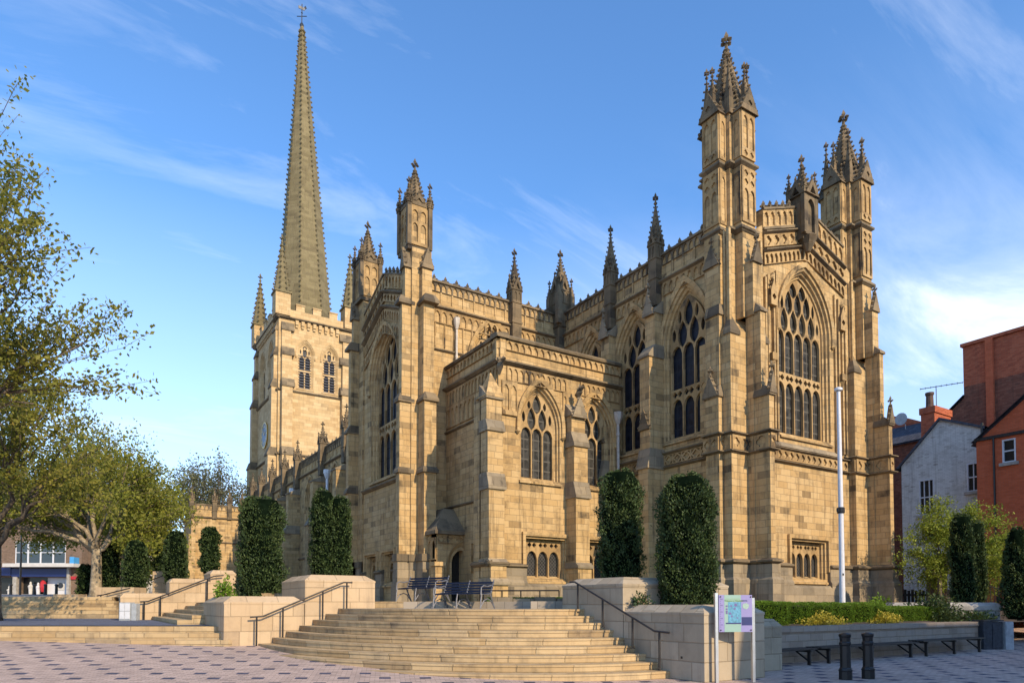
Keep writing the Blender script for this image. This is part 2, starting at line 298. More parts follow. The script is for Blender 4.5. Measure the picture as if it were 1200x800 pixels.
class MB:
    def __init__(s): s.v = []; s.f = []
    def add(s, vs, fs):
        o = len(s.v); s.v += vs; s.f += [tuple(i + o for i in f) for f in fs]
    def box(s, x0, x1, y0, y1, z0, z1):
        s.add([(x0, y0, z0), (x1, y0, z0), (x1, y1, z0), (x0, y1, z0), (x0, y0, z1), (x1, y0, z1), (x1, y1, z1), (x0, y1, z1)],
              [(3, 2, 1, 0), (4, 5, 6, 7), (0, 1, 5, 4), (1, 2, 6, 5), (2, 3, 7, 6), (3, 0, 4, 7)])
    def fbox(s, fr, u0, u1, v0, v1, n0, n1):
        P = fr.P
        s.add([P(u0, v0, n0), P(u1, v0, n0), P(u1, v1, n0), P(u0, v1, n0), P(u0, v0, n1), P(u1, v0, n1), P(u1, v1, n1), P(u0, v1, n1)],
              [(3, 2, 1, 0), (4, 5, 6, 7), (0, 1, 5, 4), (1, 2, 6, 5), (2, 3, 7, 6), (3, 0, 4, 7)])
    def plate(s, fr, poly, holes, n0, n1):
        loops = [poly] + list(holes); flat = [p for l in loops for p in l]
        tri = tessellate_polygon([[Vector((p[0], p[1], 0)) for p in l] for l in loops])
        N = len(flat)
        s_v = [fr.P(p[0], p[1], n1) for p in flat] + [fr.P(p[0], p[1], n0) for p in flat]
        fs = [tuple(t) for t in tri] + [tuple(i + N for i in t[::-1]) for t in tri]
        k = 0
        for l in loops:
            L = len(l)
            for i in range(L):
                a, c = k + i, k + (i + 1) % L; fs.append((a, c, c + N, a + N))
            k += L
        s.add(s_v, fs)
    def prof(s, fr, pts, u0, u1):           # (n,v) profile extruded along u
        L = len(pts)
        vs = [fr.P(u0, v, n) for n, v in pts] + [fr.P(u1, v, n) for n, v in pts]
        fs = [tuple(range(L)), tuple(range(2 * L - 1, L - 1, -1))] + [(i, (i + 1) % L, (i + 1) % L + L, i + L) for i in range(L)]
        s.add(vs, fs)
    def loft(s, rings, closed=True, cap0=False, cap1=False):
        L = len(rings[0]); o = len(s.v)
        for r in rings: s.v += list(r)
        for k in range(len(rings) - 1):
            for i in range(L if closed else L - 1):
                a = o + k * L + i; c = o + k * L + (i + 1) % L
                s.f.append((a, c, c + L, a + L))
        if cap0: s.f.append(tuple(range(o + L - 1, o - 1, -1)))
        if cap1: s.f.append(tuple(range(o + (len(rings) - 1) * L, o + len(rings) * L)))
    def lathe(s, x, y, prof, n=12, cap=True):
        s.loft([[(x + r * cos(2 * pi * i / n), y + r * sin(2 * pi * i / n), z) for i in range(n)] for r, z in prof], True, cap, cap)
    def tube(s, pts, r, n=6):
        pts = [Vector(p) for p in pts]; rs = r if isinstance(r, (list, tuple)) else [r] * len(pts)
        rings = []; pa = None
        for i, p in enumerate(pts):
            t = (pts[min(i + 1, len(pts) - 1)] - pts[max(i - 1, 0)]).normalized()
            if pa is None: a = t.orthogonal().normalized()
            else:
                a = pa - t * pa.dot(t); a = a.normalized() if a.length > 1e-6 else t.orthogonal().normalized()
            pa = a; c = t.cross(a)
            rings.append([tuple(p + (a * cos(2 * pi * k / n) + c * sin(2 * pi * k / n)) * rs[i]) for k in range(n)])
        s.loft(rings, True, True, True)
    def octa(s, c, rx, ry=None, rz=None):
        ry = ry or rx; rz = rz or rx; x, y, z = c
        s.add([(x + rx, y, z), (x - rx, y, z), (x, y + ry, z), (x, y - ry, z), (x, y, z + rz), (x, y, z - rz)],
              [(0, 2, 4), (2, 1, 4), (1, 3, 4), (3, 0, 4), (2, 0, 5), (1, 2, 5), (3, 1, 5), (0, 3, 5)])
    def clusters(s, gap):
        n = len(s.v); par = list(range(n))
        def find(a):
            while par[a] != a: par[a] = par[par[a]]; a = par[a]
            return a
        for f in s.f:
            r = find(f[0])
            for i in f[1:]: par[find(i)] = r
        root = np.array([find(i) for i in range(n)]); ids, lab = np.unique(root, return_inverse=True); k = len(ids)
        if k < 2 or k > 1500: return None
        V = np.array(s.v); lo = np.full((k, 3), 1e9); hi = np.full((k, 3), -1e9)
        np.minimum.at(lo, lab, V); np.maximum.at(hi, lab, V)
        adj = ((lo[:, None] <= hi[None] + gap) & (hi[:, None] + gap >= lo[None])).all(2)
        comp = -np.ones(k, int); c = 0
        for i in range(k):
            if comp[i] >= 0: continue
            st = [i]; comp[i] = c
            while st:
                j = st.pop()
                for q in np.nonzero(adj[j] & (comp < 0))[0]: comp[q] = c; st.append(q)
            c += 1
        if c < 2 or c > 60: return None
        fc = comp[lab][np.array([f[0] for f in s.f])]; out = []
        for q in range(c):
            m_ = MB(); idx = {}
            for i in np.nonzero(fc == q)[0]:
                ff = []
                for v in s.f[i]:
                    if v not in idx: idx[v] = len(m_.v); m_.v.append(s.v[v])
                    ff.append(idx[v])
                m_.f.append(tuple(ff))
            out.append(m_)
        return out
    def build(s, name, mat, parent=None, smooth=False, gap=.3):
        if parent is not None and gap is not None:
            cl = s.clusters(gap)
            if cl: return [m_.build(name, mat, parent, smooth, None) for m_ in sorted(cl, key=lambda m_: -len(m_.v))][0]
        me = bpy.data.meshes.new(name); me.from_pydata(s.v, [], s.f)
        me.materials.append(M[mat] if isinstance(mat, str) else mat)
        if smooth:
            for p in me.polygons: p.use_smooth = True
        o = bpy.data.objects.new(name, me); COL.objects.link(o)
        if parent is not None:
            o.parent = parent
            if parent.type == 'EMPTY': o.matrix_parent_inverse = Matrix.Translation(-parent.location)
        return o
def tag(o, label=None, cat=None, group=None, kind=None):
    if label: o['label'] = label
    if cat: o['category'] = cat
    if group: o['group'] = group
    if kind: o['kind'] = kind
    return o
def empty(name, label, cat, group=None, loc=(0, 0, 0)):
    o = bpy.data.objects.new(name, None); COL.objects.link(o); o.location = loc; o.empty_display_size = .3
    return tag(o, label, cat, group)
def struct(name, mb, mat, label=None, cat='ground'):
    o = mb.build(name, mat); o['kind'] = 'structure'; tag(o, label, cat if label else None); return o
# ---------------------------------------------------------------- gothic kit
def arch(uc, hw, spring, rise, n=9):
    """points from right springing over the apex to the left springing"""
    R = (hw * hw + rise * rise) / (2 * hw); pts = []
    if rise >= hw:
        a1 = acos((R - hw) / R)
        rt = [(uc + hw - R + R * cos(a1 * i / n), spring + R * sin(a1 * i / n)) for i in range(n + 1)]
        lf = [(2 * uc - p[0], p[1]) for p in rt[:-1]][::-1]
        return rt + lf
    a = pi / 2
    return [(uc + hw * cos(pi * i / (2 * n)), spring + rise * sin(pi * i / (2 * n))) for i in range(2 * n + 1)]
def archh(du, hw, rise):
    du = min(abs(du), hw); R = (hw * hw + rise * rise) / (2 * hw)
    if rise >= hw: return sqrt(max(0, R * R - (du - hw + R) ** 2))
    return rise * sqrt(max(0, 1 - (du / hw) ** 2))
def opening(uc, hw, sill, spring, rise, n=9): return [(uc - hw, sill), (uc + hw, sill)] + arch(uc, hw, spring, rise, n)
def circ(u, v, r, n=10, lobes=0):
    out = []
    for i in range(n):
        a = 2 * pi * i / n; rr = r * (1 if not lobes else (.72 + .28 * abs(cos(a * lobes / 2))))
        out.append((u + rr * cos(a), v + rr * sin(a)))
    return out
def quatre(u, v, r): return circ(u, v, r, 16, 4)
def box_mould(mb, fr, u0, u1, v0, v1, n0, n1):
    h = v1 - v0
    mb.prof(fr, [(n0, v0), (n0 + (n1 - n0) * .45, v0), (n1, v0 + h * .35), (n1, v0 + h * .6), (n0, v1)], u0, u1)
def arcade(mb, fr, u0, u1, v0, v1, n0, n1, cw, rise=.5, foot=True, top=.12):
    k = max(1, round((u1 - u0) / cw)); w = (u1 - u0) / k
    for i in range(k):
        a = u0 + i * w; c = a + w / 2; hw = w * .38; h = v1 - v0
        sp = v1 - h * top - hw * 1.25
        if sp < v0 + .05: sp = v0 + .05
        b = v0 + (h * .06 if foot else .004)
        hole = [(c - hw, b), (c + hw, b), (c + hw, sp), (c + hw * .62, sp + hw * .45), (c + hw * .72, sp + hw * .7), (c, min(v1 - .02, sp + hw * 1.3)), (c - hw * .72, sp + hw * .7), (c - hw * .62, sp + hw * .45), (c - hw, sp)]
        mb.plate(fr, [(a, v0), (a + w, v0), (a + w, v1), (a, v1)], [hole], n0, n1)
def quads(mb, fr, u0, u1, v0, v1, n0, n1, cw=None, r=.4):
    h = v1 - v0; cw = cw or h; k = max(1, round((u1 - u0) / cw)); w = (u1 - u0) / k
    for i in range(k):
        a = u0 + i * w
        mb.plate(fr, [(a, v0), (a + w, v0), (a + w, v1), (a, v1)], [quatre(a + w / 2, (v0 + v1) / 2, min(w, h) * r)], n0, n1)
def lattice(mb, fr, u0, u1, v0, v1, n0, n1, cw=.5):
    k = max(1, round((u1 - u0) / cw)); w = (u1 - u0) / k; h = v1 - v0; m = .035
    for i in range(k):
        a = u0 + i * w; c = a + w / 2; vm = (v0 + v1) / 2
        hs = [[(c, v0 + m * 2.2), (a + w - m * 2.2, vm), (c, v1 - m * 2.2), (a + m * 2.2, vm)]]
        for sx in (0, 1):
            for sv in (0, 1):
                x = a + m if sx == 0 else a + w - m; vv = v0 + m if sv == 0 else v1 - m
                dx = (w / 2 - 2.6 * m) * (1 if sx == 0 else -1); dv_ = (h / 2 - 2.6 * m) * (1 if sv == 0 else -1)
                hs.append([(x, vv), (x + dx, vv), (x, vv + dv_)])
        mb.plate(fr, [(a, v0), (a + w, v0), (a + w, v1), (a, v1)], hs, n0, n1)
def crest(mb, fr, u0, u1, v, n, cw=.62, s=1.0):
    k = max(1, round((u1 - u0) / cw)); w = (u1 - u0) / k
    for i in range(k):
        c = u0 + (i + .5) * w
        mb.fbox(fr, c - .05 * s, c + .05 * s, v, v + .16 * s, n - .05, n + .05)
        mb.octa(fr.P(c, v + .22 * s, n), .1 * s, .1 * s, .17 * s)
        for q in (-1, 1): mb.octa(fr.P(c + q * .13 * s, v + .13 * s, n), .085 * s, .085 * s, .07 * s)
        mb.fbox(fr, c + w / 2 - .03, c + w / 2 + .03, v - .02, v + .07 * s, n - .04, n + .04)
def finial(mb, x, y, z, s):
    mb.lathe(x, y, [(.09 * s, z), (.16 * s, z + .1 * s), (.07 * s, z + .2 * s), (.06 * s, z + .45 * s)], 6)
    for dx, dy in ((1, 0), (-1, 0), (0, 1), (0, -1)):
        mb.octa((x + dx * .17 * s, y + dy * .17 * s, z + .5 * s), .13 * s, .13 * s, .11 * s)
    mb.octa((x, y, z + .7 * s), .12 * s, .12 * s, .26 * s)
def spirelet(mb, x, y, z0, z1, r, n=4, crk=7, cs=1.0, rot=None, fs=1.0):
    rot = pi / n if rot is None else rot
    R = r / cos(pi / n)
    mb.loft([[(x + R * q * cos(rot + 2 * pi * i / n), y + R * q * sin(rot + 2 * pi * i / n), z) for i in range(n)] for q, z in ((1, z0), (.07, z1))], True, True, True)
    for j in range(crk):
        t = (j + .6) / (crk + .3); q = 1 - t * .93; z = z0 + (z1 - z0) * t; s = (.055 + .04 * q) * cs
        for i in range(n):
            a = rot + 2 * pi * i / n
            mb.octa((x + (R * q + s * .7) * cos(a), y + (R * q + s * .7) * sin(a), z), s, s, s * 1.15)
    finial(mb, x, y, z1 - .08 * fs, fs)
def gablets(mb, x, y, b, z0, h, th=.1, sides='NESW'):
    for sd in sides:
        ax = {'E': (0, -1), 'W': (0, 1), 'N': (-1, 0), 'S': (1, 0)}[sd]
        fr = Fr(sd, {'E': y - b, 'W': y + b, 'N': x - b, 'S': x + b}[sd])
        c = x if sd in 'EW' else y
        mb.plate(fr, [(c - b * 1.12, z0), (c + b * 1.12, z0), (c, z0 + h)], [[(c - b * .5, z0 + .06 * h), (c + b * .5, z0 + .06 * h), (c, z0 + h * .6)]], -.02, th)
        for q in (-1, 1):
            for t in (.25, .6): mb.octa(fr.P(c + q * b * 1.12 * (1 - t), z0 + h * t + .03, th * .6), .055, .055, .07)
        mb.octa(fr.P(c, z0 + h + .08, th * .5), .07, .07, .14)
def pinnacle(parent, x, y, z0, zs, z1, b, crk=7, name='pinnacle', mat='weathered_sandstone', gab=True, rot45=False, panel=True):
    mb = MB()
    mb.box(x - b, x + b, y - b, y + b, z0, zs)
    mb.box(x - b * 1.14, x + b * 1.14, y - b * 1.14, y + b * 1.14, z0 + (zs - z0) * .42, z0 + (zs - z0) * .42 + .1)
    if panel:
        for sd, off, c in (('E', y - b, x), ('N', x - b, y)):
            f = Fr(sd, off); mb.plate(f, [(c - b, zs - .75), (c + b, zs - .75), (c + b, zs), (c - b, zs)], [opening(c - b * .42, b * .26, zs - .68, zs - .3, b * .4, 3), opening(c + b * .42, b * .26, zs - .68, zs - .3, b * .4, 3)], 0, .035)
    if gab: gablets(mb, x, y, b, zs - .1, b * 2.6, .07)
    spirelet(mb, x, y, zs + (.0 if gab else 0), z1 - .5 * (b / .26), b * .92, 4, crk, .8 * b / .26, None, .62 * (b / .26) ** .5)
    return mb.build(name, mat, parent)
def window(parent, fr, uc, hw, sill, spring, rise, nl, transom=None, depth=.42, glass='leaded_glass', mat='carved_sandstone', hood=True, jamb=.26, sub=True, head='arch', label=None, name='window', mw=.065, quat=True, splay='sandstone', pm=.04):
    """a traceried window: splayed jambs and hood are the window mesh; tracery and glass its sub-parts"""
    mb = MB(); n = 9
    oh = hw + jamb; orr = rise * oh / hw
    def ring(h, s0): return [(uc - h, s0), (uc + h, s0)] + (arch(uc, h, spring, rise * h / hw, n) if head == 'arch' else [(uc + h, spring), (uc - h, spring)])
    hs = [(oh + .02, .004), (hw + jamb * .72, -.02), (hw + jamb * .66, -.12), (hw + jamb * .42, -.15), (hw + jamb * .36, -.25), (hw + .02, -.28), (hw, -depth)]
    rings = []
    for h, nn in hs: rings.append([fr.P(p[0], p[1], nn) for p in ring(h, sill - (h - hw) * .15)])
    mb.loft(rings, True)
    # sloping sill
    mb.prof(fr, [(-depth, sill + .1), (-depth, sill - .2), (.10, sill - .24), (.10, sill - .16), (.02, sill - .12)], uc - oh, uc + oh)
    if hood:
        if head == 'arch':
            o1 = arch(uc, oh + .16, spring - .0, orr * (oh + .16) / oh, n); o0 = arch(uc, oh + .02, spring, orr * (oh + .02) / oh, n)
            o1 = [(o1[0][0], spring - .35)] + o1 + [(o1[-1][0], spring - .35)]; o0 = [(o0[0][0], spring - .35)] + o0 + [(o0[-1][0], spring - .35)]
            L = len(o1)
            rr = [[fr.P(*p, 0.0) for p in o1], [fr.P(*p, .13) for p in o1], [fr.P(*p, .08) for p in o0], [fr.P(*p, 0.0) for p in o0]]
            mb.loft(rr, False)
            for q in (0, -1): mb.octa(fr.P((o1[q][0] + o0[q][0]) / 2, spring - .4, .07), .13, .13, .13)
        else:
            for a, c_, v0, v1 in ((uc - oh - .16, uc + oh + .16, spring + .1, spring + .26), (uc - oh - .16, uc - oh - .02, sill + .3, spring + .1), (uc + oh + .02, uc + oh + .16, sill + .3, spring + .1)):
                mb.fbox(fr, a, c_, v0, v1, -.01, .12)
    w = mb.build(name, splay, parent)
    if label: w['label'] = label
    # tracery
    tb = MB(); holes = []
    lw = (2 * hw - (nl + 1) * mw) / nl
    def clip(u): return (spring + (archh(u - uc, hw, rise) if head == 'arch' else 0)) - mw * .7
    def light(u0, u1, v0, vs, rs, cusp=True):
        c = (u0 + u1) / 2; h = (u1 - u0) / 2
        # trim at the arch
        def top(u): return min(vs + archh(u - c, h, rs), clip(u))
        K = 8; us = [u1 - (u1 - u0) * i / K for i in range(K + 1)]
        us = [u for u in us if top(u) > v0 + .06]
        if len(us) < 4: return
        holes.append([(us[-1], v0), (us[0], v0)] + [(u, top(u)) for u in us])
    lh = lw / 2; pr = lh * 1.25
    if head == 'arch':
        base = sill + .06; tiers = [t for t in (transom or [])]
        v = base
        for (tv) in tiers:
            for i in range(nl):
                u0 = uc - hw + mw + i * (lw + mw); light(u0, u0 + lw, v, tv - mw - pr - (lw * .52 if quat else 0), pr)
                if quat and tv - v > 1: holes.append(quatre(u0 + lw * .27, tv - mw * .7 - lw * .23, lw * .235)); holes.append(quatre(u0 + lw * .73, tv - mw * .7 - lw * .23, lw * .235))
            v = tv + mw * .7
        spl = spring - pr * .2
        for i in range(nl):
            u0 = uc - hw + mw + i * (lw + mw); light(u0, u0 + lw, v, spl - pr, pr)
        # flowing net of daggers in the head
        step = lw + mw; H = step * (1.75 if nl > 2 else 1.9); v0 = spl - pr * .34; r = 0
        def dagger(c, v0, v1, w):
            K = 7; rt = []
            for k in range(1, K):
                t = k / K; ww = w * sin(pi * t ** .85) ** .8; v = v0 + (v1 - v0) * t
                for _ in range(6):
                    if v > clip(c + ww) or v > clip(c - ww): ww *= .72
                rt.append((ww, v))
            return [(c, v0)] + [(c + a, v) for a, v in rt] + [(c, v1)] + [(c - a, v) for a, v in rt[::-1]]
        while r < 6:
            k = nl - 1 - r if r < nl - 1 else (1 if r == nl - 1 and nl == 2 else 0)
            cs = [uc + (q - (k - 1) / 2) * step for q in range(k)]
            for c in cs:
                v1 = min(v0 + H, clip(c) - .02)
                if v1 - v0 > .3 * H: holes.append(dagger(c, v0, v1, lw * .43))
            # slots against the arch
            for q in (-1, 1):
                c = uc + q * ((k - 1) / 2 * step + step * .72) if k else None
                if c is not None and abs(c - uc) < hw - mw:
                    v1 = min(v0 + H * .8, clip(c) - .02); vb = v0 + (.3 if r == 0 else .18) * H
                    if v1 - vb > .22 * H: holes.append(dagger(c, vb, v1, lw * .17))
            v0 += H * .73; r += 1
    else:
        for i in range(nl):
            u0 = uc - hw + mw + i * (lw + mw); vs = spring - (spring - sill) * .3 - pr
            light(u0, u0 + lw, sill + .04, vs, pr)
            q = lw * .2
            vt = spring - (spring - sill) * .15
            holes.append(quatre(u0 + lw * .27, vt, q)); holes.append(quatre(u0 + lw * .73, vt, q))
    outl = [(p[0], p[1]) for p in ring(hw + .01, sill)]
    try: tb.plate(fr, outl, holes, -depth + .03, -depth + .15)
    except Exception as e: print('tracery', e)
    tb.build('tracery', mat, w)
    gb = MB(); gb.plate(fr, outl, [], -depth - .03, -depth); gb.build('glass', glass, w)
    return w
def wall(mb, fr, poly, holes, th=.6): mb.plate(fr, poly, holes, -th, 0)
def whole(uc, hw, sill, spring, rise, jamb=.26, head='arch', n=9):
    oh = hw + jamb
    s0 = sill - jamb * .15
    if head != 'arch': return [(uc - oh, s0), (uc + oh, s0), (uc + oh, spring + 0.0), (uc - oh, spring + 0.0)]
    return [(uc - oh, s0), (uc + oh, s0)] + arch(uc, oh, spring, rise * oh / hw, n)
def buttress(parent, fr, uc, w, stages, gab=None, name='buttress', mat='sandstone', label=None):
    """stages: (z0, z1, projection); weathered slope between stages"""
    mb = MB(); pts = [(-.05, stages[0][0])]
    for i, (a, b, p) in enumerate(stages):
        pts.append((p, a if i == 0 else a)); pts.append((p, b))
    pts.append((-.05, stages[-1][1] + .55))
    mb.prof(fr, pts, uc - w / 2, uc + w / 2)
    o = mb.build(name, mat, parent)
    db = MB()
    for i in range(len(stages) - 1):
        z = stages[i][1]; p = stages[i][2]; q = stages[i + 1][2]; zn = stages[i + 1][0]
        db.prof(fr, [(-.03, z - .02), (p + .08, z - .02), (p + .08, z + .09), (q + .02, zn + .06), (-.03, zn + .06)], uc - w / 2 - .06, uc + w / 2 + .06)
    p = stages[-1][2]; z = stages[-1][1]
    db.prof(fr, [(-.03, z - .02), (p + .08, z - .02), (p + .08, z + .08), (-.03, z + .62)], uc - w / 2 - .05, uc + w / 2 + .05)
    if gab:
        g0, g1 = gab; db.plate(fr, [(uc - w / 2 - .04, g0), (uc + w / 2 + .04, g0), (uc, g1)], [], p + .06, p + .16)
        for q in (-1, 1):
            for t in (.2, .5, .8): db.octa(fr.P(uc + q * (w / 2 + .05) * (1 - t), g0 + (g1 - g0) * t + .04, p + .12), .075)
        x, y, z = fr.P(uc, g1, p + .1); finial(db, x, y, g1, .55)
    db.build('weathering', 'plinth_stone', o)
    return o
def parapet(parent, fr, u0, u1, z0, z1, n=.06, cw=.62, crests=True, name='parapet'):
    mb = MB(); h = z1 - z0
    mb.fbox(fr, u0, u1, z0, z1 - .1, -.34, -.06)
    mb.fbox(fr, u0, u1, z0, z0 + .1, -.06, .03)
    k = max(1, round((u1 - u0) / cw)); w = (u1 - u0) / k
    for i in range(k): mb.fbox(fr, u0 + i * w - .04, u0 + i * w + .04, z0 + .1, z0 + h * .56, -.06, -.01)
    o = mb.build(name, 'sandstone', parent)
    tb = MB()
    arcade(tb, fr, u0, u1, z0 + h * .56, z1 - .08, -.05, .0, cw / 2, top=.1)
    tb.fbox(fr, u0, u1, z1 - .08, z1 + .02, -.4, .08)
    if crests: crest(tb, fr, u0, u1, z1 + .02, -.16, cw)
    tb.build('pierced_cresting' if crests else 'pierced_panel', 'sooty_moulding', o)
    cb_ = MB(); box_mould(cb_, fr, u0, u1, z0 - .2, z0, -.05, .2); cb_.build('cornice', 'sooty_moulding', o)
    return o
def plus(cx, cy, half, arm, z): 
    h, a = half, arm
    return [(cx + x, cy + y, z) for x, y in ((-a, -h), (a, -h), (a, -a * 1.5), (a * 1.5, -a * 1.5), (a * 1.5, -a), (h, -a), (h, a), (a * 1.5, a), (a * 1.5, a * 1.5), (a, a * 1.5), (a, h), (-a, h), (-a, a * 1.5), (-a * 1.5, a * 1.5), (-a * 1.5, a), (-h, a), (-h, -a), (-a * 1.5, -a), (-a * 1.5, -a * 1.5), (-a, -a * 1.5))]
def plus_ext(mb, cx, cy, half, arm, z0, z1, e0=0, e1=0):
    mb.loft([plus(cx, cy, half + e0, arm + e0, z0), plus(cx, cy, half + e1, arm + e1, z1)], True, True, True)
def turret_top(parent, cx, cy, half, arm, z0, z1, z2, zg, tip, label=None, zbase=None):
    """panelled cross-plan stage z0-z1, gabled stage z1-z2, octagonal crocketed spire"""
    mb = MB(); plus_ext(mb, cx, cy, half, arm, z0, z2)
    o = mb.build('turret_stage', 'sandstone', parent)
    db = MB()
    for z in (z0, z1):
        plus_ext(db, cx, cy, half, arm, z - .16, z - .06, .0, .13); plus_ext(db, cx, cy, half, arm, z - .06, z + .02, .13, .13); plus_ext(db, cx, cy, half, arm, z + .02, z + .14, .13, .01)
    db.build('string_course', 'sooty_moulding', parent)
    tb = MB(); a = arm
    for zz0, zz1, mode in ((z0 + .25, z1 - .2, 0), (z1 + .2, z2 - .1, 1)):
        for sd in 'EN':
            f = Fr(sd, (cy if sd == 'E' else cx) - half); c = cx if sd == 'E' else cy
            side = Fr(sd, (cy if sd == 'E' else cx) - a * 1.0); 
            def pan(fr, u0, u1):
                w = u1 - u0; m = w * .11; lw = (w - 3 * m) / 2; hs = []
                zs = zz1 - w * .95 if mode == 0 else zz1 - w * .5
                for q in range(2):
                    uu = u0 + m + q * (lw + m)
                    if mode == 0:
                        hs += [opening(uu + lw / 2, lw / 2, zz0 + .12, zs - lw * 1.1, lw * .8, 3)]
                        for j in range(2): hs.append(quatre(uu + lw / 2, zs + w * .2 + j * w * .44, lw * .52))
                    else:
                        hs += [quatre(uu + lw / 2, zz0 + w * .2, lw * .5), opening(uu + lw / 2, lw / 2, zz0 + w * .48, zz1 - lw * 1.5, lw * .9, 3)]
                tb.plate(fr, [(u0, zz0), (u1, zz0), (u1, zz1), (u0, zz1)], hs, .0, .06)
            pan(f, c - a, c + a)
        # side faces of the arms turned towards the square
        f = Fr('N', cx - a); u0, u1 = cy - half, cy - a * 1.5
        if u1 - u0 > .2: tb.plate(f, [(u0, zz0), (u1, zz0), (u1, zz1), (u0, zz1)], [opening((u0 + u1) / 2, (u1 - u0) * .28, zz0 + .12, zz1 - .5, .2, 3)], 0, .04)
        f = Fr('E', cy - a); u0, u1 = cx - half, cx - a * 1.5
        if u1 - u0 > .2: tb.plate(f, [(u0, zz0), (u1, zz0), (u1, zz1), (u0, zz1)], [opening((u0 + u1) / 2, (u1 - u0) * .28, zz0 + .12, zz1 - .5, .2, 3)], 0, .04)
    tb.build('panel_tracery', 'carved_sandstone', parent)
    sb = MB(); g = zg - z2
    for sd, dx, dy in (('E', 0, -1), ('N', -1, 0), ('S', 1, 0), ('W', 0, 1)):
        px, py = cx + dx * half, cy + dy * half
        fr = Fr(sd, {'E': cy - half, 'W': cy + half, 'N': cx - half, 'S': cx + half}[sd]); c = cx if sd in 'EW' else cy
        sb.plate(fr, [(c - a - .1, z2 - .12), (c + a + .1, z2 - .12), (c, z2 + g)], [], -half * .75, .1)
        sb.plate(fr, [(c - a - .12, z2 - .12), (c + a + .12, z2 - .12), (c, z2 + g + .05)], [quatre(c, z2 + g * .25, a * .33)], .08, .16)
        for q in (-1, 1):
            for t in (.15, .42, .7): sb.octa(fr.P(c + q * (a + .12) * (1 - t), z2 - .1 + g * t + .05, .1), .085)
        gx, gy, gz = fr.P(c, z2 + g, -.12)
        sb.box(gx - .09, gx + .09, gy - .09, gy + .09, z2 + g * .5, z2 + g + .35)
        spirelet(sb, gx, gy, z2 + g + .1, z2 + g + .85, .1, 4, 3, .75, None, .5)
    for sx in (-1, 1):
        for sy in (-1, 1):
            gx, gy = cx + sx * a * 1.38, cy + sy * a * 1.38
            sb.box(gx - .12, gx + .12, gy - .12, gy + .12, z2 - .1, z2 + g * .8)
            spirelet(sb, gx, gy, z2 + g * .8, z2 + g * .8 + 1.45, .12, 4, 4, .75, None, .5)
    sb.lathe(cx, cy, [(a * 2.0, z2 - .25), (a * 2.05, z2 + g * .1)], 8)
    spirelet(sb, cx, cy, z2 + g * .05, tip - .75, a * 2.05, 8, 13, 1.0, pi / 8, 1.0)
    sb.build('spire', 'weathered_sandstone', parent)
    if label: o['label'] = label
    return o
# ---------------------------------------------------------------- the cathedral
CA = empty('cathedral', 'large golden sandstone gothic cathedral with tall west spire, crocketed pinnacles and traceried windows', 'cathedral', None, (26.5, 40, 1.7))
GZ = 1.5
def course(fr, u0, u1, z0, z1, n0, n1, name='plinth', mat='plinth_stone', parent=CA):
    mb = MB(); mb.fbox(fr, u0, u1, z0, z1, n0, n1); return mb.build(name, mat, parent)
def plinth(fr, u0, u1, par=CA, zt=3.38):
    mb = MB()
    mb.prof(fr, [(-.05, GZ), (.22, GZ), (.22, 2.52), (.14, 2.64), (.14, zt - .24), (-.05, zt - .24)], u0, u1)
    o = mb.build('plinth', 'plinth_stone', par)
    b = MB(); box_mould(b, fr, u0, u1, zt - .26, zt, -.05, .24); b.build('plinth_moulding', 'sooty_moulding', o)
def string(par, fr, u0, u1, z, h=.16, n=.12, mat='sooty_moulding', name='string_course'):
    b = MB(); box_mould(b, fr, u0, u1, z, z + h, -.05, n); return b.build(name, mat, par)

# --- choir (east arm): east gable wall
E1 = Fr('E', 17.9); CX = 26.6
XN, XS = 21.6, 31.6
gs = 2.95
def gg(u): return max(0, 1.02 * (1 - abs(u - CX) / gs))
mb = MB()
gable = [(23.2, GZ), (30.0, GZ), (30.0, 17.0)] + [(29.55, 17.3), (CX, 18.3), (23.65, 17.3)] + [(23.2, 17.0)]
wall(mb, E1, gable, [whole(CX - .05, 1.62, 8.85, 13.55, 2.35), whole(CX - .05, 1.08, 2.72, 4.3, 0, .2, 'flat')])
# low pitched roof and plain south side of the choir
mb.box(XS - .6, XS, 18.4, 29.0, GZ, 15.9)
choir = mb.build('choir_wall', 'sandstone', CA)
window(CA, E1, CX - .05, 1.62, 8.85, 13.55, 2.35, 5, [11.55], .5, label='great east window of five tall lights with leaded glass')
window(CA, E1, CX - .05, 1.08, 2.72, 4.3, 0, 4, None, .4, 'diamond_glass', 'carved_sandstone', True, .2, True, 'flat', 'low square-headed window of four small lights')
plinth(E1, 23.6, CX - 1.36); plinth(E1, CX + 1.32, 29.7)
mb = MB(); mb.prof(E1, [(-.05, GZ), (.22, GZ), (.22, 2.3), (.12, 2.42), (-.05, 2.42)], CX - 1.36, CX + 1.32); mb.build('plinth', 'plinth_stone', CA)
mb = MB(); quads(mb, E1, 24.0, 29.5, 7.66, 8.08, 0, .07, .4); mb.build('quatrefoil_band', 'carved_sandstone', CA)
string(CA, E1, 23.6, 29.7, 7.53, .13, .16); string(CA, E1, 23.6, 29.7, 8.08, .13, .18); 
mb = MB(); mb.prof(E1, [(-.3, 8.2), (.14, 8.2), (.1, 8.32), (-.3, 8.75)], 24.3, 28.85); mb.build('sill_slope', 'plinth_stone', CA)
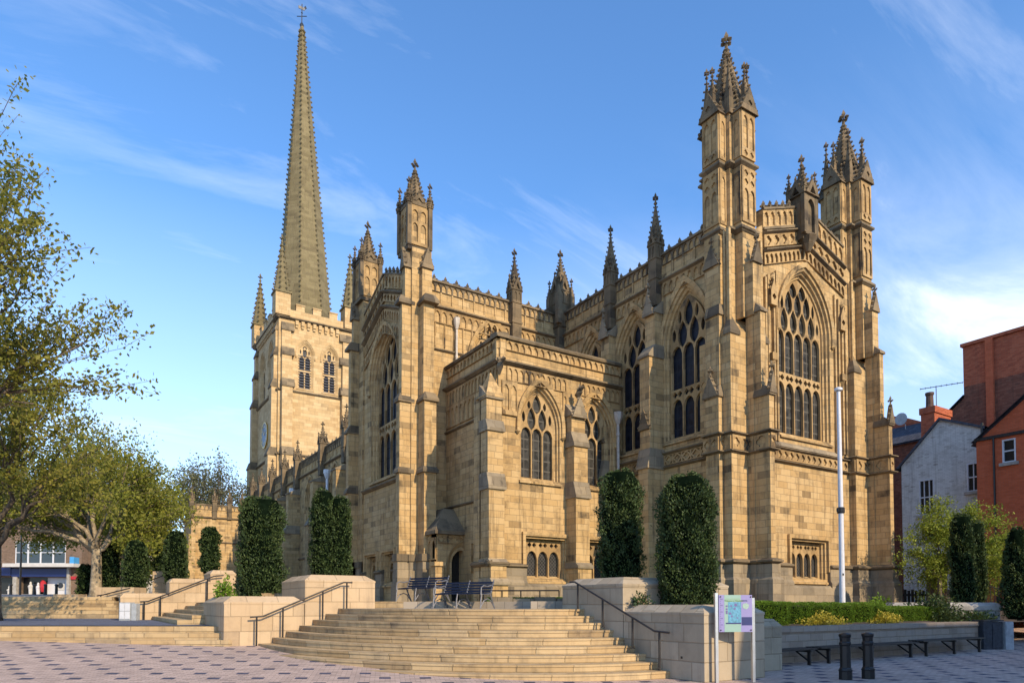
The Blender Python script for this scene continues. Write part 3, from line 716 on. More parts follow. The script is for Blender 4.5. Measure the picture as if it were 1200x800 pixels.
# niches and shafts beside the great window
mb = MB()
for q in (-1, 1):
    for k, dx in enumerate((2.08, 2.3, 2.62, 2.82)):
        mb.fbox(E1, CX + q * dx - .05, CX + q * dx + .05, 8.4, 15.6 - k * .15, -.01, .1 + .03 * (k % 2))
mb.build('wall_shaft', 'sandstone', CA)
mb = MB()
for q in (-1, 1):
    u = CX + q * 2.46
    mb.fbox(E1, u - .17, u + .17, 11.7, 12.0, 0, .26); mb.octa(E1.P(u, 11.65, .12), .2, .15, .25)
    mb.plate(E1, [(u - .2, 14.0), (u + .2, 14.0), (u + .2, 14.6), (u, 15.1), (u - .2, 14.6)], [quatre(u, 14.35, .13)], .0, .25)
    for t in (.1, .3, .5): mb.octa(E1.P(u + (.22 - t * .3) * q, 14.6 + t, .2), .07)
    mb.octa(E1.P(u, 15.2, .15), .09, .09, .18)
mb.build('niche_canopy', 'carved_sandstone', CA)
# gable bands following the low pitch
EG = Fr('E', 17.9, gg)
mb = MB(); L0, L1 = 23.75, 29.45
arcade(mb, EG, L0, L1, 15.62, 16.12, .0, .09, .3); quads(mb, EG, L0, L1, 16.36, 16.88, 0, .09, .52, .42); mb.build('gable_tracery', 'carved_sandstone', CA)
mb = MB()
for i in range(12):
    a = L0 + (L1 - L0) * i / 12; b = L0 + (L1 - L0) * (i + 1) / 12
    for z in (16.14, 16.9): box_mould(mb, EG, a, b, z, z + .18, -.05, .22)
    mb.fbox(EG, a, b, 17.1, 17.2, -.35, .1)
mb.build('gable_moulding', 'sooty_moulding', CA, False, .04)
mb = MB(); mb.fbox(EG, L0, CX, 17.1, 17.95, -.3, -.04); mb.fbox(EG, CX, L1, 17.1, 17.95, -.3, -.04)
arcade(mb, EG, L0, L1, 17.2, 17.95, -.04, .04, .42, foot=True); o = mb.build('gable_parapet', 'sandstone', CA)
mb = MB()
for i in range(12):
    a = L0 + (L1 - L0) * i / 12; b = L0 + (L1 - L0) * (i + 1) / 12; mb.fbox(EG, a, b, 17.95, 18.04, -.35, .1)
crest(mb, EG, L0, L1, 18.04, -.12, .45); mb.build('pierced_cresting', 'sooty_moulding', o)
# central niche pinnacle on the gable
mb = MB(); nx_, ny_ = 26.35, 17.82
mb.box(nx_ - .4, nx_ + .4, ny_ - .3, ny_ + .4, 17.3, 19.3)
mb.lathe(nx_, ny_ - .25, [(.1, 16.8), (.3, 17.2), (.42, 17.4)], 8)
nf = Fr('E', ny_ - .3); mb.plate(nf, [(nx_ - .4, 17.45), (nx_ + .4, 17.45), (nx_ + .4, 19.3), (nx_ - .4, 19.3)], [opening(nx_, .24, 17.6, 18.7, .35)], 0, .14)
gablets(mb, nx_, ny_ - .02, .42, 19.2, .7, .1)
for sx in (-1, 1):
    for sy in (-1, 1): mb.box(nx_ + sx * .4 - .09, nx_ + sx * .4 + .09, ny_ + sy * .36 - .09, ny_ + sy * .36 + .09, 17.5, 19.5); spirelet(mb, nx_ + sx * .4, ny_ + sy * .36, 19.5, 20.1, .11, 4, 3, .8, None, .4)
spirelet(mb, nx_, ny_, 19.5, 20.75, .26, 4, 5, .9, None, .6); mb.build('niche_pinnacle', 'weathered_sandstone', CA)

# --- east turrets (same plan, shifted along the front)
def east_turret(dx, label):
    mb = MB(); X = lambda v: v + dx
    cx, cy = 22.44 + dx, 18.57
    mb.box(X(21.3), X(23.58), 17.59, 18.85, GZ, 12.4); mb.box(X(21.8), X(23.1), 18.8, 19.6, GZ, 12.4)
    mb.loft([[(X(a), b, z) for a, b in ((21.3 + e, 17.59 + e), (23.58 - e, 17.59 + e), (23.58 - e, 18.9 - e * .2), (21.3 + e, 18.9 - e * .2))] for z, e in ((12.4, 0), (12.9, .34), (16.6, .34))], True, True, True)
    for sx in (21.47, 23.41): mb.box(X(sx - .06), X(sx + .06), 17.7, 17.82, 12.4, 16.5); mb.box(X(sx - .04), X(sx + .04), 17.92, 18.0, 12.4, 16.5)
    # east arm in steps
    mb.box(X(22.27), X(22.61), 17.285, 17.62, GZ, 13.1); mb.box(X(22.3), X(22.58), 16.6, 17.32, GZ, 9.72); mb.box(X(22.29), X(22.59), 16.95, 17.32, 9.6, 13.1)
    mb.box(X(22.2), X(22.68), 17.2, 17.9, 13.0, 15.2); mb.box(X(22.08), X(22.8), 17.57, 17.95, 13.0, 16.6)
    # north and south arms
    for s, f in ((-1, 21.3), (1, 23.58)):
        a, b = (21.07, 21.4) if s < 0 else (23.48, 23.81)
        mb.box(X(a), X(b), 18.0, 18.66, GZ, 9.8); a, b = (21.2, 21.6) if s < 0 else (23.28, 23.68)
        mb.box(X(a), X(b), 18.05, 18.72, 9.8, 13.2); a, b = (21.4, 21.8) if s < 0 else (23.08, 23.48)
        mb.box(X(a), X(b), 18.2, 18.94, 13.2, 16.6)
    t = mb.build('turret', 'sandstone', CA); t['label'] = label
    # plinth
    pb = MB(); db = MB(); qb = MB()
    fps = [(21.3, 23.58, 17.59, 18.86), (22.27, 22.61, 17.285, 17.6), (22.3, 22.58, 16.6, 17.3), (21.07, 21.35, 18.0, 18.76), (23.5, 23.81, 18.0, 18.76)]
    for i, (a, b, c, d) in enumerate(fps):
        e = .003 * i
        pb.box(X(a - .2 - e), X(b + .2 + e), c - .2 - e, d, GZ, 2.55 + e)
        pb.loft([[(X(a - q), c - q, z), (X(b + q), c - q, z), (X(b + q), d, z), (X(a - q), d, z)] for z, q in ((2.54 + e, .2 + e), (2.66 + e, .11 + e), (3.15, .11 + e))], True, False, True)
        for z, h, q in ((3.14, .25, .2), (7.5, .14, .15), (8.2, .15, .17)):
            db.loft([[(X(a - k), c - k, zz), (X(b + k), c - k, zz), (X(b + k), d, zz), (X(a - k), d, zz)] for zz, k in ((z + e, .04), (z + h * .4 + e, q + e), (z + h * .65 + e, q + e), (z + h + e, .02))], True, True, True)
        for fr, u0, u1 in ((Fr('E', c), a, b), (Fr('N', X(a)), c, min(d, c + 1.2))):
            if fr.k == 'E': quads(qb, fr, X(u0) + .003, X(u1) - .003, 7.64, 8.2, 0, .06, .5, .42)
            else: quads(qb, fr, u0 + .003, u1 - .003, 7.64, 8.2, 0, .06, .5, .42)
    # set-offs
    for (a, b, c, d, z) in ((22.3, 22.58, 16.6, 17.3, 9.72), (22.29, 22.59, 16.95, 17.3, 13.1), (21.07, 21.4, 18.0, 18.76, 9.8), (21.2, 21.6, 18.05, 18.72, 13.1), (23.48, 23.81, 18, 18.76, 9.8), (23.28, 23.68, 18.05, 18.72, 13.1)):
        db.loft([[(X(a - .07), c - .07, zz), (X(b + .07), c - .07, zz), (X(b + .07), d, zz), (X(a - .07), d, zz)] for zz in (z - .04, z + .06)] + [[(X(a + .04), c + .3 if c < 17.5 else c + .02, z + .42), (X(b), c + .3 if c < 17.5 else c + .02, z + .42), (X(b), d, z + .42), (X(a + .04), d, z + .42)]], True, True, True)
    # crocketed gablets on the faces
    for fr, u, w, z, n in ((Fr('E', 16.6), X(22.44), .36, 9.75, .02), (Fr('E', 17.2), X(22.44), .5, 15.1, .0), (Fr('N', X(21.07)), 18.38, .7, 9.8, .02), (Fr('N', X(21.4)), 18.57, .74, 15.2, .0)):
        db.plate(fr, [(u - w / 2 - .05, z), (u + w / 2 + .05, z), (u, z + .85)], [], n - .1, n + .08)
        for q in (-1, 1):
            for tt in (.15, .45, .75): db.octa(fr.P(u + q * (w / 2 + .06) * (1 - tt), z + .85 * tt + .04, n), .085)
        x, y, zz = fr.P(u, z + .8, n); finial(db, x, y, zz, .5)
    # weathered corner offsets
    for sx in (21.55, 23.33): db.loft([[(X(sx - .3), 17.54, 12.2), (X(sx + .3), 17.54, 12.2), (X(sx + .3), 17.9, 12.2), (X(sx - .3), 17.9, 12.2)], [(X(sx - .3), 17.54, 12.34), (X(sx + .3), 17.54, 12.34), (X(sx + .3), 17.9, 12.34), (X(sx - .3), 17.9, 12.34)], [(X(sx - .08), 17.75, 12.95), (X(sx + .08), 17.75, 12.95), (X(sx + .08), 17.9, 12.95), (X(sx - .08), 17.9, 12.95)]], True, True, True)
    pb.build('plinth', 'plinth_stone', t); db.build('moulding', 'sooty_moulding', t); qb.build('quatrefoil_band', 'carved_sandstone', t)
    turret_top(t, cx, cy, 1.0, .41, 16.6, 19.3, 21.5, 22.35, 25.4)
    return t
east_turret(0, 'tall north-east corner turret beside the great east window')
east_turret(8.4, 'far corner turret at the south end of the east front')

# --- choir north wall
N1 = Fr('N', XN)
bays = [20.18, 23.34, 26.4]
mb = MB()
wall(mb, N1, [(18.72, GZ), (29.1, GZ), (29.1, 15.95), (18.72, 15.95)], [whole(b, 1.03, 8.75, 12.85, 1.95) for b in bays])
mb.build('choir_wall', 'sandstone', CA)
for b in bays: window(CA, N1, b, 1.03, 8.75, 12.85, 1.95, 3, [10.85], .32, 'navy_glass', label='tall three-light window in the shaded north wall')
mb = MB(); lattice(mb, N1, 18.86, 29.1, 7.66, 8.1, 0, .07, .52); mb.build('lattice_band', 'carved_sandstone', CA)
string(CA, N1, 18.8, 29.1, 7.5, .16, .15); string(CA, N1, 18.8, 29.1, 8.1, .2, .2)
mb = MB()
for a, b in ((19.0, 21.45), (22.1, 24.5), (25.15, 28.7)): arcade(mb, N1, a, b, 15.18, 15.76, 0, .07, .34)
mb.build('carved_frieze', 'carved_sandstone', CA)
plinth(N1, 18.8, 29.1)
for u in (21.8, 24.85): 
    buttress(CA, N1, u, .6, [(GZ, 7.5, .95), (8.3, 12.4, .84), (12.9, 14.4, .5)], (14.3, 15.3))
    pinnacle(CA, XN - .1, u, 14.8, 17.65, 19.95, .235, 8)
    mb = MB(); 
    fr = Fr('N', XN - .84); mb.plate(fr, [(u - .34, 9.2), (u + .34, 9.2), (u, 10.1)], [], -.05, .1)
    for q in (-1, 1):
        for t in (.1, .4, .7): mb.octa(fr.P(u + q * .36 * (1 - t), 9.2 + .9 * t + .05, .05), .09)
    mb.build('carved_gablet', 'weathered_sandstone', CA)
parapet(CA, N1, 19.05, 29.1, 15.95, 17.1)
# stepped crossing pinnacle in the angle of choir and transept
pinnacle(CA, 21.55, 29.0, 14.8, 18.35, 20.7, .34, 9)
for dx, dy in ((-.42, -.42), (.42, -.42), (-.42, .42), (.42, .42)): pinnacle(CA, 21.55 + dx, 29.0 + dy, 16.4, 18.0, 18.9, .13, 3, gab=False, panel=False)
mb = MB(); mb.loft([[(XN + .1, 18.2, 16.0), (XN + .1, 36, 16.0)], [(CX, 18.2, 16.9), (CX, 36, 16.9)], [(XS - .1, 18.2, 16.0), (XS - .1, 36, 16.0)]], False); mb.build('roof', 'lead_roof', CA)

# --- north transept: east wall, north gable, corner turrets
YT = 29.1; T1 = Fr('E', YT)
mb = MB(); wall(mb, T1, [(13.4, GZ), (XN, GZ), (XN, 15.92), (13.4, 15.92)], [whole(17.35, 1.05, 9.6, 13.4, 1.9)])
XT = 13.0; T2 = Fr('N', XT); TC = 32.55
wall(mb, T2, [(29.4, GZ), (35.7, GZ), (35.7, 16.4), (TC, 17.6), (29.4, 16.4)], [whole(TC - .05, 1.62, 8.1, 13.1, 2.3, .3), whole(31.7, .55, 2.7, 4.1, 0, .2, 'flat'), whole(34.1, .62, 2.7, 4.1, 0, .2, 'flat')])
mb.box(13.3, XN, 35.4, 36.0, GZ, 15.9)
mb.build('transept_wall', 'sandstone', CA)
window(CA, T1, 17.35, 1.05, 9.6, 13.4, 1.9, 3, None, .4)
window(CA, T2, TC - .05, 1.62, 8.1, 13.1, 2.3, 4, [10.9], .5, 'navy_glass', jamb=.3, label='broad transept window of four lights in shade')
for u, h in ((31.7, .55), (34.1, .62)): window(CA, T2, u, h, 2.7, 4.1, 0, 2, None, .4, 'navy_glass', 'carved_sandstone', True, .2, True, 'flat')
def tg(u): return max(0, 1.15 * (1 - abs(u - TC) / 2.7))
TG = Fr('N', XT, tg); mb = MB()
arcade(mb, TG, 30.0, 35.3, 15.0, 15.55, 0, .07, .3); quads(mb, TG, 30.0, 35.3, 15.95, 16.35, 0, .09, .42, .42); arcade(mb, TG, 30, 35.3, 14.3, 14.85, 0, .07, .3)
mb.build('gable_tracery', 'carved_sandstone', CA)
mb = MB(); db = MB()
for i in range(12):
    a = 29.9 + 5.4 * i / 12; b = a + 5.4 / 12
    for z in (15.62, 16.4): box_mould(db, TG, a, b, z, z + .2, -.05, .24)
    db.fbox(TG, a, b, 17.35, 17.43, -.3, .1)
    mb.fbox(TG, a, b, 16.6, 17.35, -.28, -.05)
arcade(mb, TG, 29.9, 35.3, 16.65, 17.35, -.05, .04, .4); crest(db, TG, 29.9, 35.3, 17.43, -.1, .5)
o = mb.build('gable_parapet', 'sandstone', CA); db.build('pierced_cresting', 'sooty_moulding', o)
string(CA, T2, 29.8, 35.3, 7.55, .25, .2); plinth(T2, 29.9, 30.95); plinth(T2, 32.4, 33.3); plinth(T2, 34.9, 35.3)
plinth(T1, 13.6, 14.2); string(CA, T1, 14, 16.05, 13.7, .18, .12); string(CA, T1, 18.65, XN, 13.7, .18, .12)
mb = MB()
for a, b in ((14.1, 18.35), (18.95, 21.3)): arcade(mb, T1, a, b, 15.05, 15.72, 0, .07, .36)
for k in range(5): mb.fbox(T1, 14.15 + k * .5, 14.21 + k * .5, 13.9, 15.05, -.01, .05)
mb.build('carved_frieze', 'carved_sandstone', CA)
parapet(CA, T1, 13.9, 21.2, 15.92, 17.1)
pinnacle(CA, 18.65, YT - .05, 14.6, 17.7, 19.9, .27, 7)
mb = MB(); mb.loft([[(13.2, 29.5, 16.0), (XN, 29.5, 16.0)], [(13.2, 32.55, 17.0), (XN, 32.55, 17)], [(13.2, 35.8, 16.0), (XN, 35.8, 16)]], False); mb.build('roof', 'lead_roof', CA)
def transept_turret(cy, mir, label):
    cx = 13.3; mb = MB(); Y = lambda v: cy + mir * v
    def bx(m, x0, x1, y0, y1, z0, z1): m.box(x0, x1, min(Y(y0), Y(y1)), max(Y(y0), Y(y1)), z0, z1)
    bx(mb, 12.9, 13.9, -.62, .5, GZ, 18.3)
    bx(mb, 13.25, 13.85, -1.3, -.6, GZ, 11.0); bx(mb, 13.28, 13.82, -1.1, -.6, 11.0, 15.6); bx(mb, 13.3, 13.8, -.9, -.6, 15.6, 17.6)   # arm along the side wall
    bx(mb, 12.35, 12.95, -.55, -.15, GZ, 11.0); bx(mb, 12.45, 12.95, -.53, -.17, 11.0, 15.6); bx(mb, 12.6, 12.95, -.51, -.19, 15.6, 17.6)
    t = mb.build('turret', 'sandstone', CA); t['label'] = label
    pb = MB(); db = MB()
    for i, (x0, x1, y0, y1) in enumerate(((12.9, 13.9, -.62, .5), (13.25, 13.85, -1.3, -.6), (12.35, 12.95, -.55, -.15))):
        e = .003 * i
        bx(pb, x0 - .18 - e, x1 + .18 + e, y0 - .18 - e, y1, GZ, 2.6 + e); bx(pb, x0 - .1 - e, x1 + .1 + e, y0 - .1 - e, y1, 2.5, 3.6 + e)
        bx(db, x0 - .17 - e, x1 + .17 + e, y0 - .17 - e, y1, 3.58, 3.9 + e)
        if i:
            for z in (7.7, 11.0, 15.6):
                ya, yb = sorted((Y(y0 - .1), Y(y1 + .07)))
                db.loft([[(x0 - .1, ya, zz), (x1 + .1, ya, zz), (x1 + .1, yb, zz), (x0 - .1, yb, zz)] for zz in (z - .05, z + .08)] + [[(x0 + .08, ya + .22 * (mir > 0), z + .4), (x1 - .02, ya + .22 * (mir > 0), z + .4), (x1 - .02, yb - .22 * (mir < 0), z + .4), (x0 + .08, yb - .22 * (mir < 0), z + .4)]], True, True, True)
    for fr, u, w, z in ((Fr('N', 12.6), Y(-.35), .42, 17.3), (Fr('E', Y(-.9) if mir > 0 else Y(.9)), 13.55, .55, 17.3)):
        db.plate(fr, [(u - w / 2 - .05, z), (u + w / 2 + .05, z), (u, z + 1.0)], [], -.3, .1)
        for q in (-1, 1):
            for tt in (.15, .45, .75): db.octa(fr.P(u + q * (w / 2 + .06) * (1 - tt), z + tt + .04, 0), .085)
    pb.build('plinth', 'plinth_stone', t); db.build('moulding', 'sooty_moulding', t)
    # panelled upper stage with corner pinnacles and spire
    h = .46; ub = MB(); ub.box(cx - h, cx + h, cy - h, cy + h, 18.3, 20.5); ub.build('turret_stage', 'sandstone', t)
    tb = MB()
    for fr, c in ((Fr('E', cy - h), cx), (Fr('N', cx - h), cy)):
        tb.plate(fr, [(c - h, 18.5), (c + h, 18.5), (c + h, 20.4), (c - h, 20.4)], [opening(c + q * .21, .14, 18.65, 19.35, .2, 4) for q in (-1, 1)] + [opening(c + q * .21, .14, 19.65, 20.0, .18, 4) for q in (-1, 1)], 0, .07)
    tb.build('panel_tracery', 'carved_sandstone', t)
    sb = MB(); sb.box(cx - h - .14, cx + h + .14, cy - h - .14, cy + h + .14, 18.2, 18.38); sb.box(cx - h - .1, cx + h + .1, cy - h - .1, cy + h + .1, 20.4, 20.55)
    for sx in (-1, 1):
        for sy in (-1, 1):
            px, py = cx + sx * (h + .08), cy + sy * (h + .08)
            sb.box(px - .1, px + .1, py - .1, py + .1, 18.38, 20.5); gablets(sb, px, py, .1, 20.4, .3, .04); spirelet(sb, px, py, 20.5, 21.25, .1, 4, 4, .7, None, .5)
    gablets(sb, cx, cy, h, 20.5, .5, .08)
    spirelet(sb, cx, cy, 20.5, 22.35, .52, 8, 9, .95, pi / 8, .75); sb.build('spire', 'weathered_sandstone', t)
transept_turret(29.55, 1, 'corner turret of the transept with spirelet, nearer of the two')
transept_turret(35.85, -1, 'further corner turret of the transept with spirelet')

# --- north-east chapel in the angle
XC, YC = 14.8, 24.3; K1 = Fr('E', YC); K2 = Fr('N', XC)
mb = MB(); ws = [16.95, 20.05]
wall(mb, K1, [(XC, GZ), (XN, GZ), (XN, 11.95), (XC, 11.95)], [whole(w, .9, 7.05, 9.4, 1.5, .22) for w in ws] + [whole(w, .92, 2.75, 4.45, 0, .2, 'flat') for w in (17.25, 20.4)])
wall(mb, K2, [(YC + .6, GZ), (YT, GZ), (YT, 11.95), (YC + .6, 11.95)], [whole(25.8, .42, 2.75, 4.2, 0, .18, 'flat')])
mb.box(XC + .3, XN, YC + .5, YT, 11.6, 12.0)
mb.build('chapel_wall', 'sandstone', CA)
for w in ws: window(CA, K1, w, .9, 7.05, 9.4, 1.5, 3, None, .42, 'leaded_glass', jamb=.22, label='three-light pointed chapel window in sunlight')
for w in (17.25, 20.4): window(CA, K1, w, .92, 2.75, 4.45, 0, 3, None, .4, 'diamond_glass', 'carved_sandstone', True, .2, True, 'flat')
window(CA, K2, 25.8, .42, 2.75, 4.2, 0, 2, None, .4, 'navy_glass', 'carved_sandstone', True, .18, True, 'flat')
mb = MB()
for a, b in ((15.2, 18.35), (19.15, 21.5)):
    arcade(mb, K1, a, b, 11.1, 11.72, 0, .06, .3)
for fr, a, b in ((K1, 14.95, 15.72), (K1, 18.16, 18.36), (K1, 19.15, 19.2)): arcade(mb, fr, a, b, 9.75, 11.08, 0, .06, .36)
mb.fbox(K1, 14.95, 15.75, 9.62, 9.76, -.02, .1)
arcade(mb, K2, YC + .1, YT - .1, 11.0, 11.72, 0, .06, .3); arcade(mb, K2, YC + .1, YT - .1, 9.95, 10.98, 0, .06, .4)
mb.build('carved_frieze', 'carved_sandstone', CA)
string(CA, K2, YC, YT, 9.72, .16, .12); string(CA, K2, YC, YT, 6.1, .16, .12); string(CA, K2, YC, 25.2, 4.5, .3, .2)
for fr, a, b in ((K1, XC - .06, XN - .02), (K2, YC - .06, YT)):
    mb = MB(); mb.fbox(fr, a, b, 12.0, 12.86, -.35, -.06); arcade(mb, fr, a + .1, b, 12.42, 12.84, -.06, .02, .34, top=.1); mb.build('parapet', 'sandstone', CA)
    db = MB(); box_mould(db, fr, a - .08, b, 11.76, 12.02, -.05, .22); db.prof(fr, [(-.45, 12.86), (.12, 12.86), (.16, 12.95), (.06, 13.05), (-.4, 13.1)], a - .1, b); db.build('coping', 'sooty_moulding', CA)
plinth(K1, XC, 16.15); plinth(K1, 18.35, 19.3); plinth(K2, YC, 25.2)
mb = MB(); mb.prof(K1, [(-.05, GZ), (.3, GZ), (.3, 2.35), (.1, 2.5), (-.05, 2.5)], 14.9, 18.4); mb.build('plinth', 'plinth_stone', CA)
buttress(CA, K1, 18.72, .76, [(GZ, 3.2, .85), (3.38, 6.3, .72), (6.95, 8.6, .6), (9.2, 10.0, .42)], (9.9, 10.9))
b1 = buttress(CA, K1, 14.3, .74, [(GZ, 2.4, .98), (2.6, 3.2, .86), (3.4, 6.3, .7), (6.9, 8.7, .6), (9.1, 10.05, .5)])
mb = MB(); mb.box(13.93, 14.8, YC - .02, YC + .55, GZ, 10.4)
mb.loft([[(13.85, 23.7, 10.1), (14.75, 23.7, 10.1), (14.75, 24.6, 10.1), (13.85, 24.6, 10.1)], [(14.28, 24.1, 11.2), (14.32, 24.1, 11.2), (14.32, 24.2, 11.2), (14.28, 24.2, 11.2)]], True, True, True); mb.build('buttress', 'sandstone', CA)
mb = MB(); box_mould(mb, Fr('E', 23.46), 13.8, 14.78, 3.14, 3.4, -.2, .14); box_mould(mb, Fr('N', 13.93), 23.4, 24.9, 3.14, 3.4, -.05, .16)
mb.octa((14.75, 24.1, 11.55), .16, .3, .4); mb.octa((14.7, 23.75, 11.75), .12, .2, .14); mb.octa((18.72, 23.85, 11.0), .16, .3, .3); mb.octa((18.72, 23.6, 11.2), .12, .16, .14)
mb.build('gargoyle', 'weathered_sandstone', CA)
# rainwater pipes
def pipe(x, y, z0, z1, mat='pipe_paint', r=.055, name='downpipe'):
    mb = MB(); mb.lathe(x, y, [(r, z0), (r, z1 - .35)], 10)
    mb.lathe(x, y, [(r * 1.4, z1 - .55), (r * 2.6, z1 - .3), (r * 2.9, z1 - .1), (r * 2.9, z1)], 8)
    for k in range(int((z1 - z0) / 1.8)): mb.lathe(x, y, [(r * 1.35, z0 + .9 + k * 1.8), (r * 1.35, z0 + 1.02 + k * 1.8)], 10)
    return mb.build(name, mat, CA)
pipe(15.25, YT - .18, 9.0, 15.45); pipe(21.25, YC - .2, 5.0, 10.6, 'pipe_paint', .075)
# ivy growing on the chapel roof comes with the plants

# --- porch in the angle of transept and chapel
PB = MB(); pf = Fr('E', 27.35)
PB.plate(pf, [(13.45, GZ), (15.45, GZ), (15.45, 4.75), (13.45, 4.75)], [[(14.2, GZ + .01), (15.12, GZ + .01)] + arch(14.66, .46, 3.45, .62)], -.55, 0)
pf2 = Fr('N', 13.45); PB.fbox(pf2, 27.36, 29.0, GZ, 4.75, -.4, 0)
PB.box(13.2, 13.6, 26.95, 27.4, GZ, 3.3); PB.box(13.12, 13.66, 26.87, 27.42, 3.3, 3.48)
porch = PB.build('porch', 'sandstone', CA)
mb = MB(); L = 10
o1 = arch(14.66, .72, 3.45, .98); o0 = arch(14.66, .48, 3.45, .66)
o1 = [(o1[0][0], 1.9)] + o1 + [(o1[-1][0], 1.9)]; o0 = [(o0[0][0], 1.9)] + o0 + [(o0[-1][0], 1.9)]
mb.loft([[pf.P(*p, .0) for p in o1], [pf.P(*p, .1) for p in o1], [pf.P(*p, -.05) for p in o0], [pf.P(*p, -.4) for p in o0]], False)
quads(mb, pf, 13.5, 15.4, 4.35, 4.72, 0, .06, .32, .42); arcade(mb, pf2, 27.4, 28.9, 3.6, 4.6, 0, .05, .36); mb.build('carved_doorway', 'carved_sandstone', porch)
mb = MB(); mb.loft([[(13.3, 27.2, 4.75), (15.55, 27.2, 4.75), (15.55, 29.0, 4.75), (13.3, 29.0, 4.75)], [(13.3, 27.2, 4.9), (15.55, 27.2, 4.9), (15.55, 29.0, 4.9), (13.3, 29.0, 4.9)], [(14.25, 28.3, 6.05), (14.85, 28.3, 6.05), (14.85, 29.05, 6.05), (14.25, 29.05, 6.05)]], True, True, True); mb.build('roof', 'sooty_moulding', porch)
mb = MB(); mb.plate(pf, [(14.2, GZ), (15.12, GZ)] + arch(14.66, .46, 3.45, .62), [], -.5, -.42)
for k in range(5): mb.fbox(pf, 14.3 + k * .18, 14.315 + k * .18, 1.9, 3.9, -.42, -.405)
door = mb.build('door', 'oak_door', porch)

# --- nave and north aisle
mb = MB(); mb.box(XN, XS, 36.0, 90.2, GZ, 15.4); mb.box(17.3, XN, 83.4, 84, GZ, 13)
mb.build('nave_wall', 'sandstone', CA)
mb = MB(); mb.loft([[(XN, 36, 15.4), (XN, 90, 15.4)], [(CX, 36, 16.4), (CX, 90, 16.4)], [(XS, 36, 15.4), (XS, 90, 15.4)]], False); mb.loft([[(17.2, 36, 13.4), (17.2, 84, 13.4)], [(XN, 36, 14.6), (XN, 84, 14.6)]], False); mb.build('roof', 'lead_roof', CA)
XA = 17.0; A1 = Fr('N', XA); pins = [49.6, 55.5, 63.1, 67.7, 72.7, 77.6, 82.0]
aw = [52.5, 59.3, 65.4, 70.2, 75.2, 79.8]
mb = MB(); wall(mb, A1, [(36, GZ), (84, GZ), (84, 13.2), (36, 13.2)], [whole(u, 1.25, 6.4, 10.2, 2.0, .3) for u in aw]); mb.build('aisle_wall', 'sandstone', CA)
for u in aw: window(CA, A1, u, 1.25, 6.4, 10.2, 2.0, 3, None, .4, 'navy_glass', jamb=.3)
parapet(CA, A1, 36.2, 84, 13.2, 14.55, cw=.95)
for u in pins:
    buttress(CA, A1, u, .8, [(GZ, 8, 1.4), (8.7, 11.6, 1.05)], None)
    pinnacle(CA, XA - .15, u, 12.2, 14.9, 16.75, .3, 6, panel=False)
for u in (53.9, 64.4, 73.9): 
    mb = MB(); mb.lathe(XA - .25, u, [(.11, 2.5), (.11, 11.9)], 8); mb.lathe(XA - .25, u, [(.14, 11.7), (.3, 12.1), (.3, 12.4)], 8); mb.build('downpipe', 'white_paint', CA)
string(CA, A1, 36, 84, 5.6, .25, .15); plinth(A1, 36, 84)
# low west porch wing running north from the aisle
WE = Fr('E', 84.0); mb = MB(); mb.box(10.7, 17.2, 84.0, 90, GZ, 11.6); mb.box(10.4, 11.1, 83.5, 84.2, GZ, 9.5); mb.build('west_porch', 'sandstone', CA)
parapet(CA, WE, 10.7, 17.1, 11.6, 13.0, cw=.9, crests=False)
parapet(CA, Fr('N', 10.7), 84, 90, 11.6, 13.0, cw=.9, crests=False)
for x in (10.7, 13.1, 14.7, 16.1): pinnacle(CA, x, 84.0, 11.4, 13.4, 15.0, .24, 5, panel=False)
string(CA, WE, 10.7, 17, 8.6, .25, .15)

# --- west tower with spire
TX0, TX1, TY0, TY1 = 21.5, 31.5, 90.3, 103.8; TE = Fr('E', TY0); TN = Fr('N', TX0)
tw = [(25.0, 1.02), (28.3, 1.02)]; zc = 39.0
mb = MB()
wall(mb, TE, [(TX0, GZ), (TX1, GZ), (TX1, zc), (TX0, zc)], [whole(u, .85, 30.2, 34.6, 1.5, .3) for u, h in tw], .8)
nw = [94.3, 99.2]
wall(mb, TN, [(TY0 + .8, GZ), (TY1, GZ), (TY1, zc), (TY0 + .8, zc)], [whole(u, 1.1, 30.2, 34.6, 1.8, .4) for u in nw], .8)
mb.box(TX1 - .8, TX1, TY0 + .8, TY1, GZ, zc); mb.box(TX0, TX1 - .8, TY1 - .8, TY1, GZ, zc); mb.box(TX0 + .8, TX1 - .8, TY0 + .8, TY1 - .8, zc - 1, zc)
# corner clasping buttresses
for x, y in ((TX0, TY0), (TX1, TY0), (TX0, TY1), (TX1, TY1)):
    sx = 1 if x == TX0 else -1; sy = 1 if y == TY0 else -1
    for z0, z1, p, w in ((GZ, 21, 1.1, 1.9), (21, 30, .75, 1.7), (30, 34.2, .5, 1.6), (34.2, 37.5, .3, 1.5)):
        xa, xb = sorted((x + sx * .35, x + sx * w)); ya, yb = sorted((y - sy * p, y + sy * .1)); mb.box(xa, xb, ya, yb, z0, z1)
        ya, yb = sorted((y + sy * .35, y + sy * w)); xa, xb = sorted((x - sx * p, x + sx * .1)); mb.box(xa, xb, ya, yb, z0, z1)
tower = mb.build('tower', 'tower_stone', CA)
for u, h in tw: window(CA, TE, u, .85, 30.2, 34.6, 1.5, 2, [32.6], .5, 'navy_glass', 'tower_stone', jamb=.3, name='belfry_window', splay='tower_stone', quat=False, mw=.14)
for u in nw: window(CA, TN, u, 1.1, 30.2, 34.6, 1.8, 2, [32.6], .5, 'navy_glass', 'tower_stone', jamb=.4, name='belfry_window', splay='tower_stone', quat=False, mw=.14)
lb = MB()
